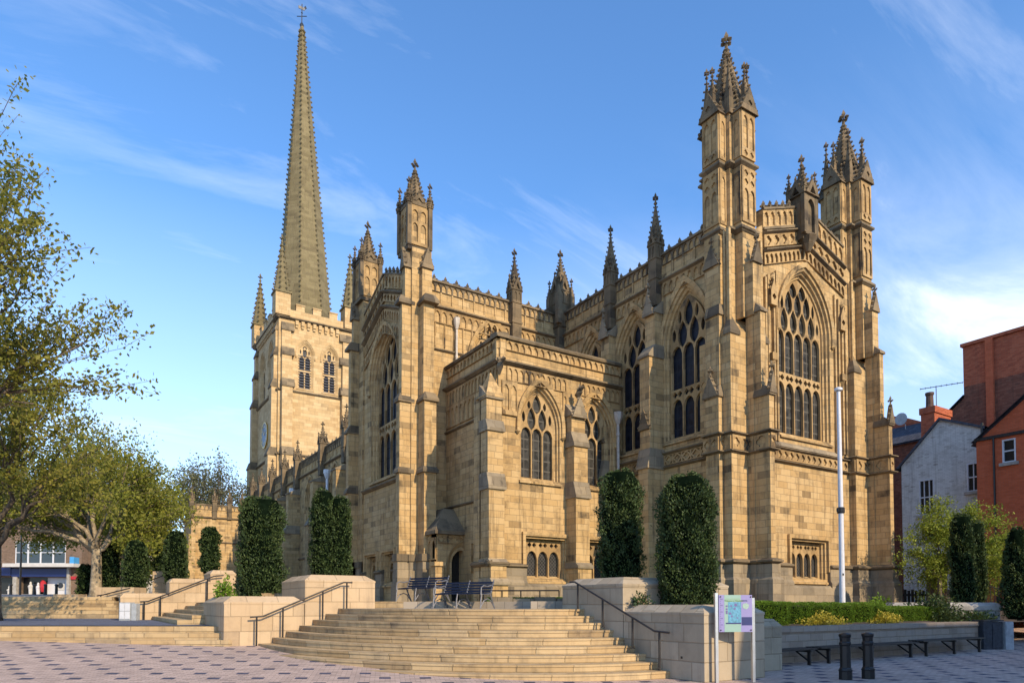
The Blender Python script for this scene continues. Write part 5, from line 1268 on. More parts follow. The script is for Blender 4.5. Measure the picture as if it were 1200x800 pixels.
# ---------------------------------------------------------------- vegetation
def leaves(name, pts, size, mat, parent=None, up=.0, asp=.55, out=None):
    pts = np.asarray(pts, float); N = len(pts)
    a = rng.normal(size=(N, 3)); a /= np.linalg.norm(a, axis=1)[:, None]
    if out is not None: a = a * .8 + out; a /= np.linalg.norm(a, axis=1)[:, None]
    a[:, 2] -= up
    b = rng.normal(size=(N, 3)); b -= a * np.sum(a * b, axis=1)[:, None]; b /= np.linalg.norm(b, axis=1)[:, None]
    s = size * rng.uniform(.6, 1.35, N)[:, None]
    v = np.empty((N, 4, 3)); v[:, 0] = pts - a * s * .5; v[:, 1] = pts + b * s * asp * .5; v[:, 2] = pts + a * s * .55; v[:, 3] = pts - b * s * asp * .5
    me = bpy.data.meshes.new(name); me.vertices.add(4 * N); me.vertices.foreach_set('co', v.reshape(-1).astype(np.float32))
    me.loops.add(4 * N); me.loops.foreach_set('vertex_index', np.arange(4 * N, dtype=np.int32))
    me.polygons.add(N); me.polygons.foreach_set('loop_start', np.arange(0, 4 * N, 4, dtype=np.int32)); me.polygons.foreach_set('loop_total', np.full(N, 4, dtype=np.int32))
    me.update(calc_edges=True); me.materials.append(M[mat])
    o = bpy.data.objects.new(name, me); COL.objects.link(o)
    if parent is not None:
        o.parent = parent
        if parent.type == 'EMPTY': o.matrix_parent_inverse = Matrix.Translation(-parent.location)
    return o
def lumpf(n, seed):
    r = np.random.default_rng(seed); return [(r.uniform(0, 2 * pi), r.uniform(0, 1), r.uniform(.5, 1)) for _ in range(n)]
def yew(px, yt, yb, wpx, d, label, n=9000, leaf=.075, seed=0, twin=False, sh=.78, topk=.8, group='clipped yew columns'):
    wpx *= .9; k = d / 800; zb = 1.6 + (708 - yb) * k; zt = 1.6 + (708 - yt) * k; R = wpx * k / 2; x0, y0, _ = C((px - 600) * k, d)
    t = empty('yew_tree', label, 'yew tree', group, (x0, y0, zb - .1))
    H = zt - zb; r = np.random.default_rng(seed + 100)
    cols = [(0, 0, R, H)] if not twin else [(-R * .42, 0, R * .62, H), (R * .46, .15, R * .56, H * .93)]
    P = []; Nn = []; cm = MB()
    for ci, (ox, oy, rr, hh) in enumerate(cols):
        ph = r.uniform(0, 6, 12); fr_ = r.integers(2, 6, 6); fz = r.uniform(1.5, 5, 6)
        def rad(th, s):
            prof = np.where(s < .15, .8 + s * 1.25, np.where(s > sh, np.sqrt(np.clip(1 - ((s - sh) / (1.005 - sh)) ** 2.6 * topk, .03, 1)), .99))
            n_ = -.10 * s + .04 + sum(.046 * np.sin(fr_[i] * th + fz[i] * s * 4 + ph[i]) for i in range(6)) + .05 * np.sin(3 * th + 11 * s + ph[6]) * np.sin(7 * s + ph[7])
            return rr * (prof + n_)
        m_ = int(n * (1 if not twin else .55))
        th = r.uniform(0, 2 * pi, m_); s = r.uniform(0, 1, m_) ** .95; q = r.uniform(.84, 1.05, m_)
        # tufts: gather leaves round random nodes so that clumps and gaps show
        nt_ = m_ // 20; tt = r.uniform(0, 2 * pi, nt_); ts = r.uniform(0, 1.0, nt_); tq = r.uniform(.86, 1.1, nt_)
        idx = r.integers(0, nt_, m_); th = tt[idx] + r.normal(0, .085, m_); s = np.clip(ts[idx] + r.normal(0, .014, m_), 0, 1); q = tq[idx] + r.normal(0, .03, m_); uni = r.random(m_) < .38; th = np.where(uni, r.uniform(0, 2 * pi, m_), th); s = np.where(uni, r.uniform(0, 1, m_), s); q = np.where(uni, r.uniform(.86, 1.0, m_), q)
        q = np.where(r.random(m_) < .035, q + r.uniform(.03, .16, m_), q); cap = r.random(m_) < .05; s = np.where(cap, 1 + r.uniform(-.02, .012, m_), s); q = np.where(cap, np.sqrt(r.random(m_)), q)
        R_ = rad(th, s) * q
        ux, uy = cos(YAW), -sin(YAW)
        X_ = x0 + ox * ux + oy * sin(YAW) + R_ * np.cos(th); Y2 = y0 + ox * uy + oy * cos(YAW) + R_ * np.sin(th); Z_ = zb + s * hh * (1 - .035 * (1 + np.sin(2 * th + ph[8])) - .02 * (1 + np.sin(5 * th + ph[9])))
        P.append(np.stack([X_, Y2, Z_], 1)); Nn.append(np.stack([np.cos(th) * .7, np.sin(th) * .7, np.full(m_, .75)], 1))
        rings = []
        for sv in np.linspace(-.03, .955, 14):
            tv = np.linspace(0, 2 * pi, 18, endpoint=False); RR = rad(tv, np.full(18, max(0, sv))) * .83
            rings.append([(x0 + ox * ux + oy * sin(YAW) + RR[i] * cos(tv[i]), y0 + ox * uy + oy * cos(YAW) + RR[i] * sin(tv[i]), zb + sv * hh) for i in range(18)])
        cm.loft(rings, True, True, True)
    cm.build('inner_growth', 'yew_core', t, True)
    leaves('crown', np.concatenate(P), leaf, 'yew_leaf', t, 0, .55, np.concatenate(Nn))
    tr = MB(); tr.lathe(x0, y0, [(.09, zb - .15), (.07, zb + .4)], 8); tr.build('trunk', 'bark', t)
    return t
yew(805.5, 553, 712, 72, 16.6, 'broad dark yew column right behind the sign and grey wall', 22000, .06, 1)
yew(728, 548, 684, 53, 18.6, 'dark yew column standing on the upper grey wall, left of the broad one', 15000, .06, 2)
yew(305, 580, 699, 55, 23.2, 'clipped yew column above the lower sunlit planter wall', 15000, .07, 3)
yew(387, 571, 680, 50, 25.8, 'twin-stemmed yew beside the transept above the higher sunlit wall', 15000, .07, 4, True)
yew(245.5, 616, 670, 24, 36, 'small rounded yew column in front of the low west porch', 5000, .09, 5)
yew(205, 620, 684, 27, 40, 'tall slim yew just left of the small rounded one', 5000, .1, 6)
yew(158.5, 631, 694, 29, 39, 'dark yew column between the cream walls at the left', 5000, .1, 7)
yew(127.5, 630, 694, 27, 43, 'yew column just right of the big tree trunk', 5000, .1, 8)
yew(100, 660, 698, 20, 44, 'short yew bush at the foot of the big tree trunk', 3000, .1, 9)
yew(188, 628, 684, 18, 44, 'narrow yew half hidden behind the tall slim one', 3000, .1, 12)
yew(1137, 601, 706, 45, 26.5, 'twin-topped yew in the bed before the white house', 13000, .075, 10, True)
yew(1194, 617, 722, 36, 24.8, 'tapering yew at the right edge behind the bins', 10000, .075, 11, sh=.3, topk=.93)

def tree(name, label, base, crown, fork, n1, n2, ntip, nleaf, lsize, lmat, bmat, r0, seed, spread=.35, group=None, droop=0, cat='tree', tipl=.5, lean=(0, 0), keep=None):
    """crown: function rng,n -> points; limbs reach the crown points through two tiers of forks"""
    r = np.random.default_rng(seed); T = empty(name, label, cat, group, base)
    pts = crown(r, ntip)
    def kmeans(p, k):
        c = p[r.choice(len(p), k, replace=False)]
        for _ in range(6):
            lab = np.argmin(((p[:, None] - c[None]) ** 2).sum(2), 1); c = np.array([p[lab == i].mean(0) if (lab == i).any() else c[i] for i in range(k)])
        return lab, c
    B = np.array(base, float); F_ = np.array([base[0] + lean[0], base[1] + lean[1], fork]); mb = MB()
    mb.tube([tuple(B - (0, 0, .15)), tuple(B + (0, 0, .4)), tuple(B * .45 + F_ * .55 + r.normal(0, .06, 3) * r0 * 2), tuple(F_)], [r0 * 1.6, r0 * 1.12, r0 * .95, r0 * .85], 10)
    lab, c1 = kmeans(pts, n1); allp = []
    def curve(a, b, ra, rb, sag, k=5, n=5):
        a = np.array(a); b = np.array(b); L = np.linalg.norm(b - a); out = []
        for i in range(k + 1):
            t = i / k; p = a + (b - a) * t + np.array([0, 0, sag * L * sin(pi * t)]) + (r.normal(0, .035, 3) * L if 0 < i < k else 0); out.append(tuple(p))
        mb.tube(out, [ra + (rb - ra) * i / k for i in range(k + 1)], n); return out
    for i in range(n1):
        sub = pts[lab == i]
        if len(sub) < 3: continue
        m1 = F_ + (c1[i] - F_) * .62; l1 = curve(F_ - (0, 0, r.uniform(0, .12) * (fork - base[2])), m1, r0 * .5, r0 * .24, .08, 5, 7)
        k2 = min(n2, max(2, len(sub) // 3)); lab2, c2 = kmeans(sub, k2)
        for j in range(k2):
            s2 = sub[lab2 == j]
            if not len(s2): continue
            st = l1[r.integers(3, 6)]; m2 = np.array(st) + (c2[j] - st) * .7; l2 = curve(st, m2, r0 * .18, r0 * .08, .05, 4, 5)
            for tp in s2:
                st2 = l2[r.integers(1, 5)]; tp = np.array(tp) - np.array([0, 0, droop * r.random()])
                l3 = curve(st2, tp, r0 * .055, r0 * .018, .03 if droop == 0 else .18, 4, 3)
                for q in range(nleaf):
                    t = r.random() ** .55; i0 = int(t * 3.999); f = t * 4 - i0; p = np.array(l3[i0]) * (1 - f) + np.array(l3[i0 + 1]) * f
                    allp.append(p + r.normal(0, tipl * (.25 + .3 * t), 3))
    mb.build('trunk', bmat, T, True)
    A = np.array(allp)
    leaves('crown', A, lsize, lmat, T, .25, .7)
    return T
def ellip(lat, d, z, rl, rd, rz, inner=.25, flat=.0, holes=0):
    def f(r, n):
        hs = r.normal(size=(holes, 3)); hs = hs / np.linalg.norm(hs, axis=1)[:, None] if holes else hs
        out = []
        while len(out) < n:
            v = r.normal(size=3); v /= np.linalg.norm(v); q = (inner + (1 - inner) * r.random()) ** (1 / 2.2)
            if v[2] < -flat: continue
            if holes and (hs @ v).max() > .93 and q > .55: continue
            q *= 1 + .15 * sin(5 * v[0] + 3 * v[2] + lat) + .11 * sin(9 * v[1] + 4 * v[0]) + (.22 * r.random() if r.random() < .16 else 0)
            x, y, _ = C(lat + rl * q * v[0], d + rd * q * v[1]); out.append((x, y, z + rz * q * v[2]))
        return np.array(out)
    return f
def lobes(*L):
    fs = [ellip(a, b, c, d, e, f, .2, .6, h) for a, b, c, d, e, f, h in L]; w = np.array([l[3] * l[5] for l in L]); w = w / w.sum()
    return lambda r, n: np.concatenate([f(r, max(4, int(n * q))) for f, q in zip(fs, w)])
# near tree at the left edge: sparse spring leaf, trunk outside the frame
tree('plane_tree', 'tall tree with sparse spring leaf reaching in from the left edge', C(-15.2, 16.5, .2), ellip(-14.1, 16.3, 9.9, 4.0, 4.4, 4.5, .15, .75, 7), 4.2, 9, 9, 520, 58, .115, 'spring_leaf', 'bark', .26, 21, group=None, tipl=.27)
tree('plane_tree', 'yellow-green leafy tree low at the left edge under the tall sparse one', C(-20.5, 27, .9), ellip(-20.6, 27, 7.6, 4.6, 4.4, 4.4, .2, .5, 5), 4.2, 8, 8, 420, 64, .13, 'spring_leaf', 'bark', .24, 22, tipl=.4)
# broad plane tree on the left
tree('plane_tree', 'broad yellow-green plane tree with pale mottled trunk before the shops', C(-25.6, 42, 2.0), lobes((-30, 42, 8.6, 4.3, 5, 4.0, 3), (-25.2, 42, 8.6, 4.6, 5, 4.3, 4), (-22.6, 42.5, 6.0, 2.5, 3, 2.8, 2), (-32.5, 42, 6.4, 3, 4, 2.6, 2)), 5.0, 11, 10, 640, 58, .17, 'plane_leaf', 'plane_bark', .31, 23, tipl=.5)
tree('plane_tree', 'second leafy tree just behind the broad plane tree', C(-29.5, 52, 2.2), ellip(-30.2, 52, 8.2, 5.0, 5.5, 5.4, .2, .45, 5), 5.4, 8, 8, 380, 56, .22, 'plane_leaf', 'bark', .36, 24, tipl=.65)
tree('bushy_tree', 'low bushy tree with bronze green leaf behind the slim yews', C(-30.2, 58, 2.2), ellip(-30.2, 58, 5.4, 2.4, 2.4, 3.2, .2, .6, 3), 3.6, 6, 6, 170, 60, .22, 'plane_leaf', 'bark', .2, 25, tipl=.55)
for i, (lat, d, h, sd, lb) in enumerate(((-40.5, 92, 15.6, 31, 'thin distant tree with bluish twigs left of the west porch roof'), (-45.5, 98, 16.5, 32, 'farther thin distant tree showing between the plane trees and the church'))):
    tree('distant_tree', lb, C(lat, d, 2.5), ellip(lat, d, h + .6, 6.0, 5, 6.0, .1, .5, 5), 7, 7, 8, 330, 14, .3, 'far_leaf', 'bark', .34, sd, tipl=.6, group=None)
# willow-like tree by the white house
tree('willow_tree', 'airy lime-green young willow against the white house wall', C(18.3, 29.2, 1.2), ellip(19.6, 29.6, 4.2, 2.7, 1.6, 2.3, .1, .9, 3), 2.9, 8, 8, 430, 70, .085, 'willow_leaf', 'bark', .09, 41, droop=.5, tipl=.25)
# --- hedges
def hedge(name, label, cat, boxes, n, leaf, mat, core='yew_core', seed=0, group=None):
    r = np.random.default_rng(seed); x = sum(b[0] + b[1] for b in boxes) / 2 / len(boxes); y = sum(b[2] + b[3] for b in boxes) / 2 / len(boxes)
    t = empty(name, label, cat, group, (x, y, boxes[0][4])); cm = MB(); P = []; Nn = []
    tot = sum((b[1] - b[0]) * ((b[3] - b[2]) + 2 * (b[5] - b[4])) for b in boxes)
    for (x0, x1, y0, y1, z0, z1) in boxes:
        cm.box(x0 + .07, x1 - .07, y0 + .07, y1 - .07, z0 - .1, z1 - .07)
        k = int(n * (x1 - x0) * ((y1 - y0) + 2 * (z1 - z0)) / tot)
        for _ in range(k):
            f = r.random(); L = (y1 - y0) + 1.3 * (z1 - z0)
            w = .05 * sin(x0 * 3 + 9 * f); px = r.uniform(x0, x1); bump = .05 * sin(px * 5.1) + .04 * sin(px * 11.7 + 2)
            if f * L < (y1 - y0): P.append((px, r.uniform(y0, y1), z1 + bump * .5 + r.normal(0, .014))); Nn.append((0, 0, 1.2))
            elif r.random() < .86: P.append((px, y0 + r.normal(0, .022) + bump * .5, r.uniform(z0, z1 + bump))); Nn.append((0, -.9, .6))
            else:
                sx = r.random() < .5; P.append((x0 if sx else x1, r.uniform(y0, y1), r.uniform(z0, z1))); Nn.append((-.9 if sx else .9, 0, .6))
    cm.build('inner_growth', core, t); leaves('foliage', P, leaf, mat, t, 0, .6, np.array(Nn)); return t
hedge('box_hedge', 'long bright green clipped hedge along the grey planter wall', 'hedge', [(13.3, 17.4, 12.35, 13.4, .95, 1.66), (17.35, 22.6, 12.5, 13.5, .98, 1.62)], 42000, .036, 'hedge_leaf', seed=1)
hedge('box_hedge', 'short clipped green hedge at the right end of the bed', 'hedge', [(22.7, 26.6, 12.5, 13.5, .95, 1.5)], 16000, .036, 'hedge_leaf', seed=2)
def shrub(name, label, cat, c, rx, ry, rz, n, leaf, mat, seed, spiky=0, group=None):
    r = np.random.default_rng(seed); t = empty(name, label, cat, group, c); v = r.normal(size=(n, 3)); v /= np.linalg.norm(v, axis=1)[:, None]; v[:, 2] = np.abs(v[:, 2])
    q = r.uniform(.55, 1.05, n)[:, None] * (1 + .18 * np.sin(v[:, :1] * 7 + seed) + .14 * np.sin(v[:, 1:2] * 9))
    P = np.array(c) + v * q * np.array([rx, ry, rz]); leaves('foliage', P, leaf, mat, t, 0, .5, v * .9)
    mb = MB()
    for k in range(7):
        w = v[k]; mb.tube([c, (c[0] + w[0] * rx * .5, c[1] + w[1] * ry * .5, c[2] + w[2] * rz * .6), (c[0] + w[0] * rx * .85, c[1] + w[1] * ry * .85, c[2] + w[2] * rz * .95)], [.02, .014, .006], 4)
    mb.build('stem', 'bark', t); return t
shrub('shrub', 'dark green mounded shrub at the left end of the hedge', 'shrub', (14.0, 12.15, .93), .8, .35, .5, 2600, .06, 'dark_hedge_leaf', 1)
shrub('shrub', 'golden variegated shrub spilling over the middle of the long hedge front', 'shrub', (18.9, 12.3, .9), 1.0, .3, .42, 2200, .065, 'golden_leaf', 2)
shrub('shrub', 'golden variegated shrub at the right end of the long hedge', 'shrub', (22.3, 12.3, .9), .85, .3, .42, 1900, .065, 'golden_leaf', 3)
shrub('shrub', 'dark spiky shrub in front of the old stone slab', 'shrub', C(15.3, 24.8, .95), .95, .8, .95, 3500, .1, 'yew_leaf', 4)
shrub('shrub', 'low green ground-cover shrub behind the dark bin', 'shrub', C(16.9, 25.2, .95), 1.1, .8, .42, 2600, .08, 'dark_hedge_leaf', 5)
shrub('shrub', 'leafy green shrub at the foot of the far corner turret', 'shrub', C(13.2, 24.6, 1.1), .55, .5, .75, 1500, .1, 'hedge_leaf', 6)
shrub('shrub', 'bright green sprig growing at the base of the yew over the lower sunlit wall', 'shrub', C(-8.9, 21.2, 1.8), .3, .3, .62, 420, .11, 'hedge_leaf', 7)
shrub('shrub', 'tuft of green weeds on the chapel roof in the wall angle', 'plant', (20.9, 28.2, 13.0), .7, .6, .75, 700, .13, 'dark_hedge_leaf', 8)
shrub('shrub', 'small green weed growing between the grey wall tops', 'plant', (11.3, 12.0, 1.58), .28, .22, .3, 260, .07, 'dark_hedge_leaf', 9)

# ---------------------------------------------------------------- houses on the right
def house_win(parent, fr, u0, u1, v0, v1, bars=(1, 1), frame='white_paint', glass='window_glass', sill='concrete', name='window'):
    mb = MB(); t = .07; mb.plate(fr, [(u0, v0), (u1, v0), (u1, v1), (u0, v1)], [[(u0 + t, v0 + t), (u1 - t, v0 + t), (u1 - t, v1 - t), (u0 + t, v1 - t)]], -.14, .015)
    for i in range(bars[0]): u = u0 + (u1 - u0) * (i + 1) / (bars[0] + 1); mb.fbox(fr, u - .025, u + .025, v0 + t, v1 - t, -.1, -.02)
    for i in range(bars[1]): v = v0 + (v1 - v0) * (i + 1) / (bars[1] + 1); mb.fbox(fr, u0 + t, u1 - t, v - .035, v + .035, -.101, -.012)
    w = mb.build(name, frame, parent); g_ = MB(); g_.fbox(fr, u0 + t, u1 - t, v0 + t, v1 - t, -.09, -.07); g_.build('glass', glass, w)
    s_ = MB(); s_.fbox(fr, u0 - .12, u1 + .12, v0 - .16, v0 - .005, -.05, .14); s_.build('sill', sill, w); return w
def hole(u0, u1, v0, v1): return [(u0, v0), (u1, v0), (u1, v1), (u0, v1)]
WH = empty('white_house', 'old house with whitewashed brick gable and one tall sash window', 'house', None, (42, 19.7, 1)); f = Fr('N', 42)
mb = MB(); mb.plate(f, [(17.6, .5), (22.0, .5), (22.0, 10.0), (19.75, 12.3), (17.6, 11.4)], [hole(20.15, 21.0, 6.85, 8.95), hole(17.75, 18.4, 7.9, 9.5)], -.35, 0); mb.box(42.4, 50, 21.6, 22, .5, 10); mb.build('wall', 'painted_brick', WH)
house_win(WH, f, 20.15, 21.0, 6.85, 8.95, (2, 1), glass='shop_glass'); house_win(WH, f, 17.75, 18.4, 7.9, 9.5, (1, 1), glass='shop_glass')
mb = MB(); mb.loft([[(41.85, 22.25, 9.85), (50, 22.25, 9.85)], [(41.85, 19.75, 12.42), (50, 19.75, 12.42)], [(41.85, 17.4, 11.4), (50, 17.4, 11.4)]], False); mb.loft([[(41.85, 22.25, 9.7), (50, 22.25, 9.7)], [(41.85, 19.75, 12.27), (50, 19.75, 12.27)], [(41.85, 17.4, 11.25), (50, 17.4, 11.25)]], False)
mb.loft([[(41.85, 22.25, 9.7), (41.85, 22.25, 9.85)], [(41.85, 19.75, 12.27), (41.85, 19.75, 12.42)], [(41.85, 17.4, 11.25), (41.85, 17.4, 11.4)]], False)
roof = mb.build('roof', 'slate', WH)
mb = MB(); mb.box(44, 46, 21.0, 21.8, 9.5, 13.6); mb.box(43.93, 46.07, 20.93, 21.87, 13.35, 13.75); mb.build('chimney', 'red_brick', roof)
mb = MB(); mb.lathe(44.5, 21.5, [(.27, 13.7), (.22, 13.9), (.2, 14.55), (.25, 14.62), (.25, 14.75)], 10); mb.build('chimney_pot', 'terracotta', roof)
mb = MB(); mb.tube([(44.9, 21.3, 13.7), (44.9, 21.3, 15.2)], .025, 5); mb.tube([(44.4, 22.0, 15.1), (45.4, 20.0, 15.15)], .025, 5)
for k in range(9): t = k / 8; x, y = 44.4 + t, 22.0 - 2 * t; mb.tube([(x - .2, y - .1, 15.1 + .05 * t), (x + .2, y + .1, 15.1 + .05 * t)], .014, 4)
mb.build('aerial', 'dark_metal', roof)
mb = MB(); mb.tube([(41.9, 17.55, .5), (41.9, 17.55, 11.6)], .075, 8); mb.build('drainpipe', 'black_paint', WH)
mb = MB(); mb.tube([(41.8, 22.2, 9.8), (50, 22.2, 9.8)], .07, 6); mb.build('gutter', 'black_paint', WH); mb = MB(); mb.tube([(41.93, 21.7, 6.2), (41.93, 20.0, 6.05), (41.93, 18.0, 6.25)], .015, 4); mb.build('cable', 'black_paint', WH)
RH = empty('red_house', 'house with red painted brick gable and small white window at the right edge', 'house', None, (40, 15, 1)); f = Fr('N', 40)
mb = MB(); mb.plate(f, [(8, .5), (17.05, .5), (17.05, 10.15), (12.2, 14.0), (8, 10.5)], [hole(15.25, 15.85, 8.85, 10.05)], -.35, 0); mb.build('wall', 'orange_brick', RH)
house_win(RH, f, 15.25, 15.85, 8.85, 10.05, (0, 1), glass='shop_glass'); mb = MB(); mb.fbox(f, 8, 17.1, 10.2, 10.36, .0, .1); mb.build('band', 'dark_timber', RH)
mb = MB(); mb.box(40.3, 48, 16.7, 17.03, .5, 10.1); mb.build('wall', 'orange_brick', RH)
mb = MB()
for o_ in (0, .16): mb.loft([[(39.85, 17.25, 10.0 + o_), (48, 17.25, 10.0 + o_)], [(39.85, 12.2, 14.05 + o_), (48, 12.2, 14.05 + o_)], [(39.85, 7.9, 10.5 + o_), (48, 7.9, 10.5 + o_)]], False)
mb.build('roof', 'slate', RH)
BB = empty('brick_building', 'tall red brick block with darker lower courses behind the white house', 'building', None, (48, 18, 1)); f = Fr('N', 48)
mb = MB(); mb.box(48, 60, 8, 21.1, 15.6, 18.2); mb.build('wall', 'red_brick', BB); mb = MB(); mb.box(48.004, 60, 8, 21.096, .5, 15.6); mb.plate(f, [(21.1, .5), (25.0, .5), (25.0, 11.6), (21.1, 14.9)], [], -3, -.004); mb.build('wall', 'dark_brick', BB)  # same wall in two tones: redder brick above, darker brick below
mb = MB(); mb.fbox(f, 19.35, 19.75, .5, 18.2, 0, .22); mb.build('pier', 'orange_brick', BB); mb = MB(); mb.box(47.85, 60, 7.9, 21.2, 18.2, 18.4); mb.build('coping', 'red_brick', BB)
mb = MB(); mb.fbox(f, 21.05, 25.1, 0, .12, -3, .1) if False else mb.loft([[(47.9, 25.1, 11.55), (51, 25.1, 11.55)], [(47.9, 21.1, 14.95), (51, 21.1, 14.95)], [(47.9, 21.1, 15.1), (51, 21.1, 15.1)], [(47.9, 25.1, 11.7), (51, 25.1, 11.7)]], True); mb.build('roof', 'slate', BB)
DH = empty('brick_house', 'narrow dark brick house with slate roof squeezed beside the cathedral', 'house', None, (47, 26, 1)); f = Fr('N', 46)
mb = MB(); mb.plate(f, [(22.4, .5), (29, .5), (29, 12.3), (22.4, 12.3)], [hole(24.9, 25.6, 3.6, 5.6)], -.3, 0); mb.build('wall', 'dark_brick', DH); house_win(DH, f, 24.9, 25.6, 3.6, 5.6, (0, 1), glass='shop_glass')
mb = MB(); mb.loft([[(45.8, 22.3, 12.3), (45.8, 29.1, 12.3)], [(48, 22.3, 13.9), (48, 29.1, 13.9)]], False); mb.loft([[(45.8, 22.3, 12.2), (45.8, 29.1, 12.2)], [(48, 22.3, 13.8), (48, 29.1, 13.8)]], False); roof = mb.build('roof', 'slate', DH)
mb = MB(); mb.plate(Fr('N', 48), [(22.4, 12), (27.5, 12), (27.5, 13.4), (25.9, 14.9), (24.6, 14.4), (23.6, 13.9), (22.4, 14.3)], [], -.4, 0); mb.build('wall', 'red_brick', DH)
mb = MB(); px, py, pz = 47.2, 24.6, 14.2; mb.lathe(0, 0, [(.02, 0), (.3, .06), (.42, .16)], 14); mb.v = [(px - v[2], py + v[1], pz + v[0]) for v in mb.v]; mb.tube([(px, py, pz), (px + .4, py, pz - .3), (47.6, py, 13.4)], .03, 5); mb.build('satellite_dish', 'grey_paint', DH)
mb = MB(); mb.tube([(39.9, 16.2, .6), (39.9, 16.2, 10.2)], .05, 6); mb.build('drainpipe', 'black_paint', RH)
# fence, gate pier behind the bed
FN = empty('paling_fence', 'dark timber paling fence in the gap right of the cathedral', 'fence', None, C(18, 31.5, 1))
for k in range(24):
    l = 16.9 + k * .17
    mb = MB(); hgt = 2.9 if k < 5 else 2.25; mb.plate(H0, [C(l, 31.5)[:2], C(l + .12, 31.5)[:2], C(l + .12, 31.54)[:2], C(l, 31.54)[:2]], [], .8, hgt + .05 * (k % 2)); mb.build('pale', 'dark_timber', FN)
mb = MB(); 
for z in (1.3, 2.0): mb.plate(H0, [C(16.9, 31.56)[:2], C(21.0, 31.56)[:2], C(21.0, 31.62)[:2], C(16.9, 31.62)[:2]], [], z, z + .1)
mb.build('rail', 'dark_timber', FN)
GP = empty('gate_pier', 'short square brick gate pier beside the paling fence', 'pier', None, C(19.4, 31, 1))
mb = MB(); mb.box(C(19.3, 30.9)[0], C(19.3, 30.9)[0] + .62, C(19.3, 30.9)[1] - .1, C(19.3, 30.9)[1] + .52, .8, 3.5); mb.build('shaft', 'brown_brick', GP)
mb = MB(); x, y, _ = C(19.3, 30.9); mb.box(x - .06, x + .68, y - .16, y + .58, 3.5, 3.65); mb.build('cap', 'concrete', GP)
IF = empty('iron_fence', 'rusty brown iron railings sloping behind the twin-topped yew', 'railing', None, C(20, 27.8, 1))
for k in range(26):
    l = 18.2 + k * .14; z = 2.75 - k * .045; mb = MB(); mb.tube([C(l, 27.8 - k * .03, .8), C(l, 27.8 - k * .03, z)], .016, 5); mb.build('bar', 'iron_rail', IF)
mb = MB(); mb.tube([C(18.1, 27.83, 2.68), C(21.8, 27.0, 1.6)], .025, 5); mb.build('rail', 'iron_rail', IF)

# ---------------------------------------------------------------- shops on the left
SH = empty('shop_building', 'modern brick shop with dark blue fascia and big upper windows at far left', 'shop', None, C(-55, 75, 2.8)); f = Fr('C', 75)
def P75(px): return (px - 600) * 75 / 800
def Z75(y): return 1.6 + (708 - y) * 75 / 800
a, b = P75(-130), P75(95); wl, wr = P75(17), P75(76)
mb = MB(); mb.plate(f, [(a, 2.4), (b, 2.4), (b, 15), (a, 15)], [hole(wl, wr, Z75(660), Z75(634)), hole(P75(22), P75(81), 2.6, Z75(676)), hole(P75(-60), P75(15), 2.6, Z75(676))], -1.2, 0)
mb.fbox(f, a, b, 2.4, 15, -12, -1.3); mb.build('wall', 'brown_brick', SH)
for k in range(4):
    u0 = wl + (wr - wl) * k / 4; house_win(SH, f, u0, u0 + (wr - wl) / 4, Z75(660), Z75(634), (0, 1), 'white_paint', 'window_glass', 'pale_render')
mb = MB(); mb.fbox(f, P75(13), P75(95), Z75(664.5), Z75(660.5), .0, 1.4); mb.build('canopy', 'pale_render', SH)
mb = MB(); mb.fbox(f, P75(15), P75(80), Z75(675.5), Z75(666), .0, .3); mb.fbox(f, P75(-80), P75(14.5), Z75(674), Z75(664.5), .0, .35); mb.build('fascia', 'navy_fascia', SH)
mb = MB(); mb.fbox(f, P75(80), P75(83), 2.5, Z75(665), .0, .35); mb.fbox(f, P75(17), P75(21.5), 2.5, Z75(675.5), .0, .35); mb.build('pilaster', 'concrete', SH)
mb = MB(); mb.fbox(f, P75(-60), P75(15), 2.6, Z75(676), -.8, -.7); mb.fbox(f, P75(22), P75(50), 2.6, Z75(676), -.8, -.7); mb.build('shop_window', 'shop_glass', SH)
mb = MB(); mb.fbox(f, P75(50), P75(80), 2.7, Z75(676), -.85, -.75); sw = mb.build('white_window_panel', 'white_paint', SH)  # plain white panel set in the shop front
mb = MB(); mb.fbox(f, P75(62), P75(70), Z75(691), Z75(681), -.74, -.7); mb.build('poster', 'pale_render', SH)
mb = MB(); mb.plate(f, circ(P75(66), Z75(685.5), .3, 12), [], -.69, -.66); mb.build('poster_print', 'dark_metal', SH)
for px, w, z, mt in ((33, 3, 681, 'pale_render'), (42, 2.6, 682, 'white_paint'), (8, 4, 686, 'pale_render')):
    mb = MB(); x, y, _ = C(P75(px), 75.35); mb.lathe(x, y, [(.16, 2.7), (.2, 3.3), (.27, Z75(z) - .5), (.1, Z75(z) - .3), (.12, Z75(z) - .15), (.05, Z75(z))], 8); mb.build('mannequin', mt, SH)
mb = MB(); x, y, _ = C(P75(48), 75.3); mb.lathe(x, y, [(.2, 3.0), (.32, 3.5), (.3, 4.0), (.1, 4.3)], 8); mb.build('mannequin', 'red_paint', SH)
mb = MB(); mb.fbox(f, P75(83.5), P75(93), Z75(678.5), Z75(675), .0, .15); mb.build('red_sign', 'red_paint', SH)
sg = MB(); sg.fbox(f, P75(90), P75(95), Z75(661), Z75(653), 1.2, 1.35); sg.fbox(f, P75(91.5), P75(92), Z75(661), Z75(653), .0, 1.2); sg.build('projecting_sign', 'blue_sign', SH)
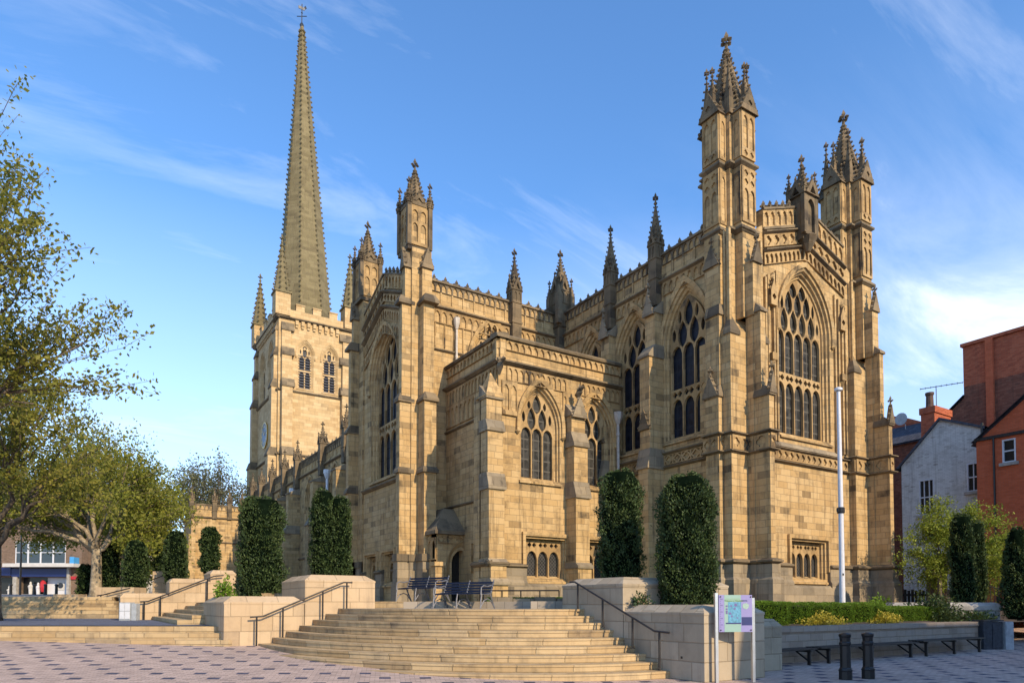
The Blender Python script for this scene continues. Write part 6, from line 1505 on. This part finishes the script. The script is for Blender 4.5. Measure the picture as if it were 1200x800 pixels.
for i, px in enumerate((12.5, 40, 53, 66)):
    x, y, _ = C((px - 600) * 60 / 800, 60); b0 = 1.6 + (708 - 697.5) * 60 / 800 
    t = empty('bollard', 'small dark bollard before the shops, %s' % ('farthest left near the pilaster', 'second from the left by the dark window', 'third from the left by the red display', 'rightmost before the white panel')[i], 'bollard', 'bollards in front of the shops', (x, y, b0))
    mb = MB(); mb.lathe(x, y, [(.16, b0 - .4), (.16, b0 + .1), (.12, b0 + .15), (.11, b0 + .85), (.15, b0 + .9), (.13, b0 + 1.0), (.03, b0 + 1.03)], 8); mb.build('post', 'black_paint', t)
x, y, _ = C((23.5 - 600) * 58 / 800, 58); lp = empty('lamp_post', 'thin dark lamp post standing before the blue shop fascia', 'lamp post', None, (x, y, 2.2))
mb = MB(); mb.tube([(x, y, 1.9), (x, y, 8.5)], [.09, .06], 8); mb.build('pole', 'black_paint', lp); mb = MB(); mb.lathe(x, y, [(.06, 8.4), (.22, 8.6), (.26, 9.0), (.05, 9.2)], 8); mb.build('lantern', 'black_paint', lp)
BG = empty('pale_building', 'pale rendered building half hidden behind the plane trees', 'building', None, C(-47, 92, 2.8)); f = Fr('C', 92)
mb = MB(); mb.plate(f, [(-58, 2), (-42.5, 2), (-42.5, 11), (-58, 11)], [hole(-57 + 2.9 * k, -55 + 2.9 * k, 7, 9) for k in range(5)] + [hole(-57 + 2.9 * k, -55 + 2.9 * k, 3, 5.4) for k in range(5)], -.5, 0); mb.fbox(f, -58, -42.5, 2, 11, -10, -1); mb.build('wall', 'pale_render', BG)
for k in range(5):
    for v0, v1 in ((7, 9), (3, 5.4)): house_win(BG, f, -57 + 2.9 * k, -55 + 2.9 * k, v0, v1, (1, 0))
mb = MB(); mb.fbox(f, -58.5, -42, 11, 11.4, -10.5, .5); mb.build('roof', 'slate', BG)
# buildings across the street behind the viewer: they shade the right of the square
def street_house(label, x0, x1, y1, z, mat, cols):
    o = empty('street_building', label, 'building', 'buildings across the street', ((x0 + x1) / 2, y1, 0)); f = Fr('W', y1); w = (x1 - x0) / cols; hs = [hole(x0 + w * (k + .3), x0 + w * (k + .7), v, v + 1.8) for k in range(cols) for v in np.arange(1.2, z - 2.4, 3.2)]
    mb = MB(); mb.plate(f, hole(x0, x1, -.5, z), hs, -.4, 0); mb.box(x0, x1, y1 - 10, y1 - .5, -.5, z); mb.build('wall', mat, o)
    for h in hs: house_win(o, f, h[0][0], h[1][0], h[0][1], h[2][1], (1, 1))
    mb = MB(); mb.box(x0 - .2, x1 + .2, y1 - 10.2, y1 + .3, z, z + .35); mb.build('roof', 'slate', o)
street_house('tall brick building across the street behind the viewer', 15.2, 26, -12, 14.0, 'red_brick', 5)
street_house('longer brick building across the street behind the viewer', 26.2, 52, -12, 13.6, 'brown_brick', 8)
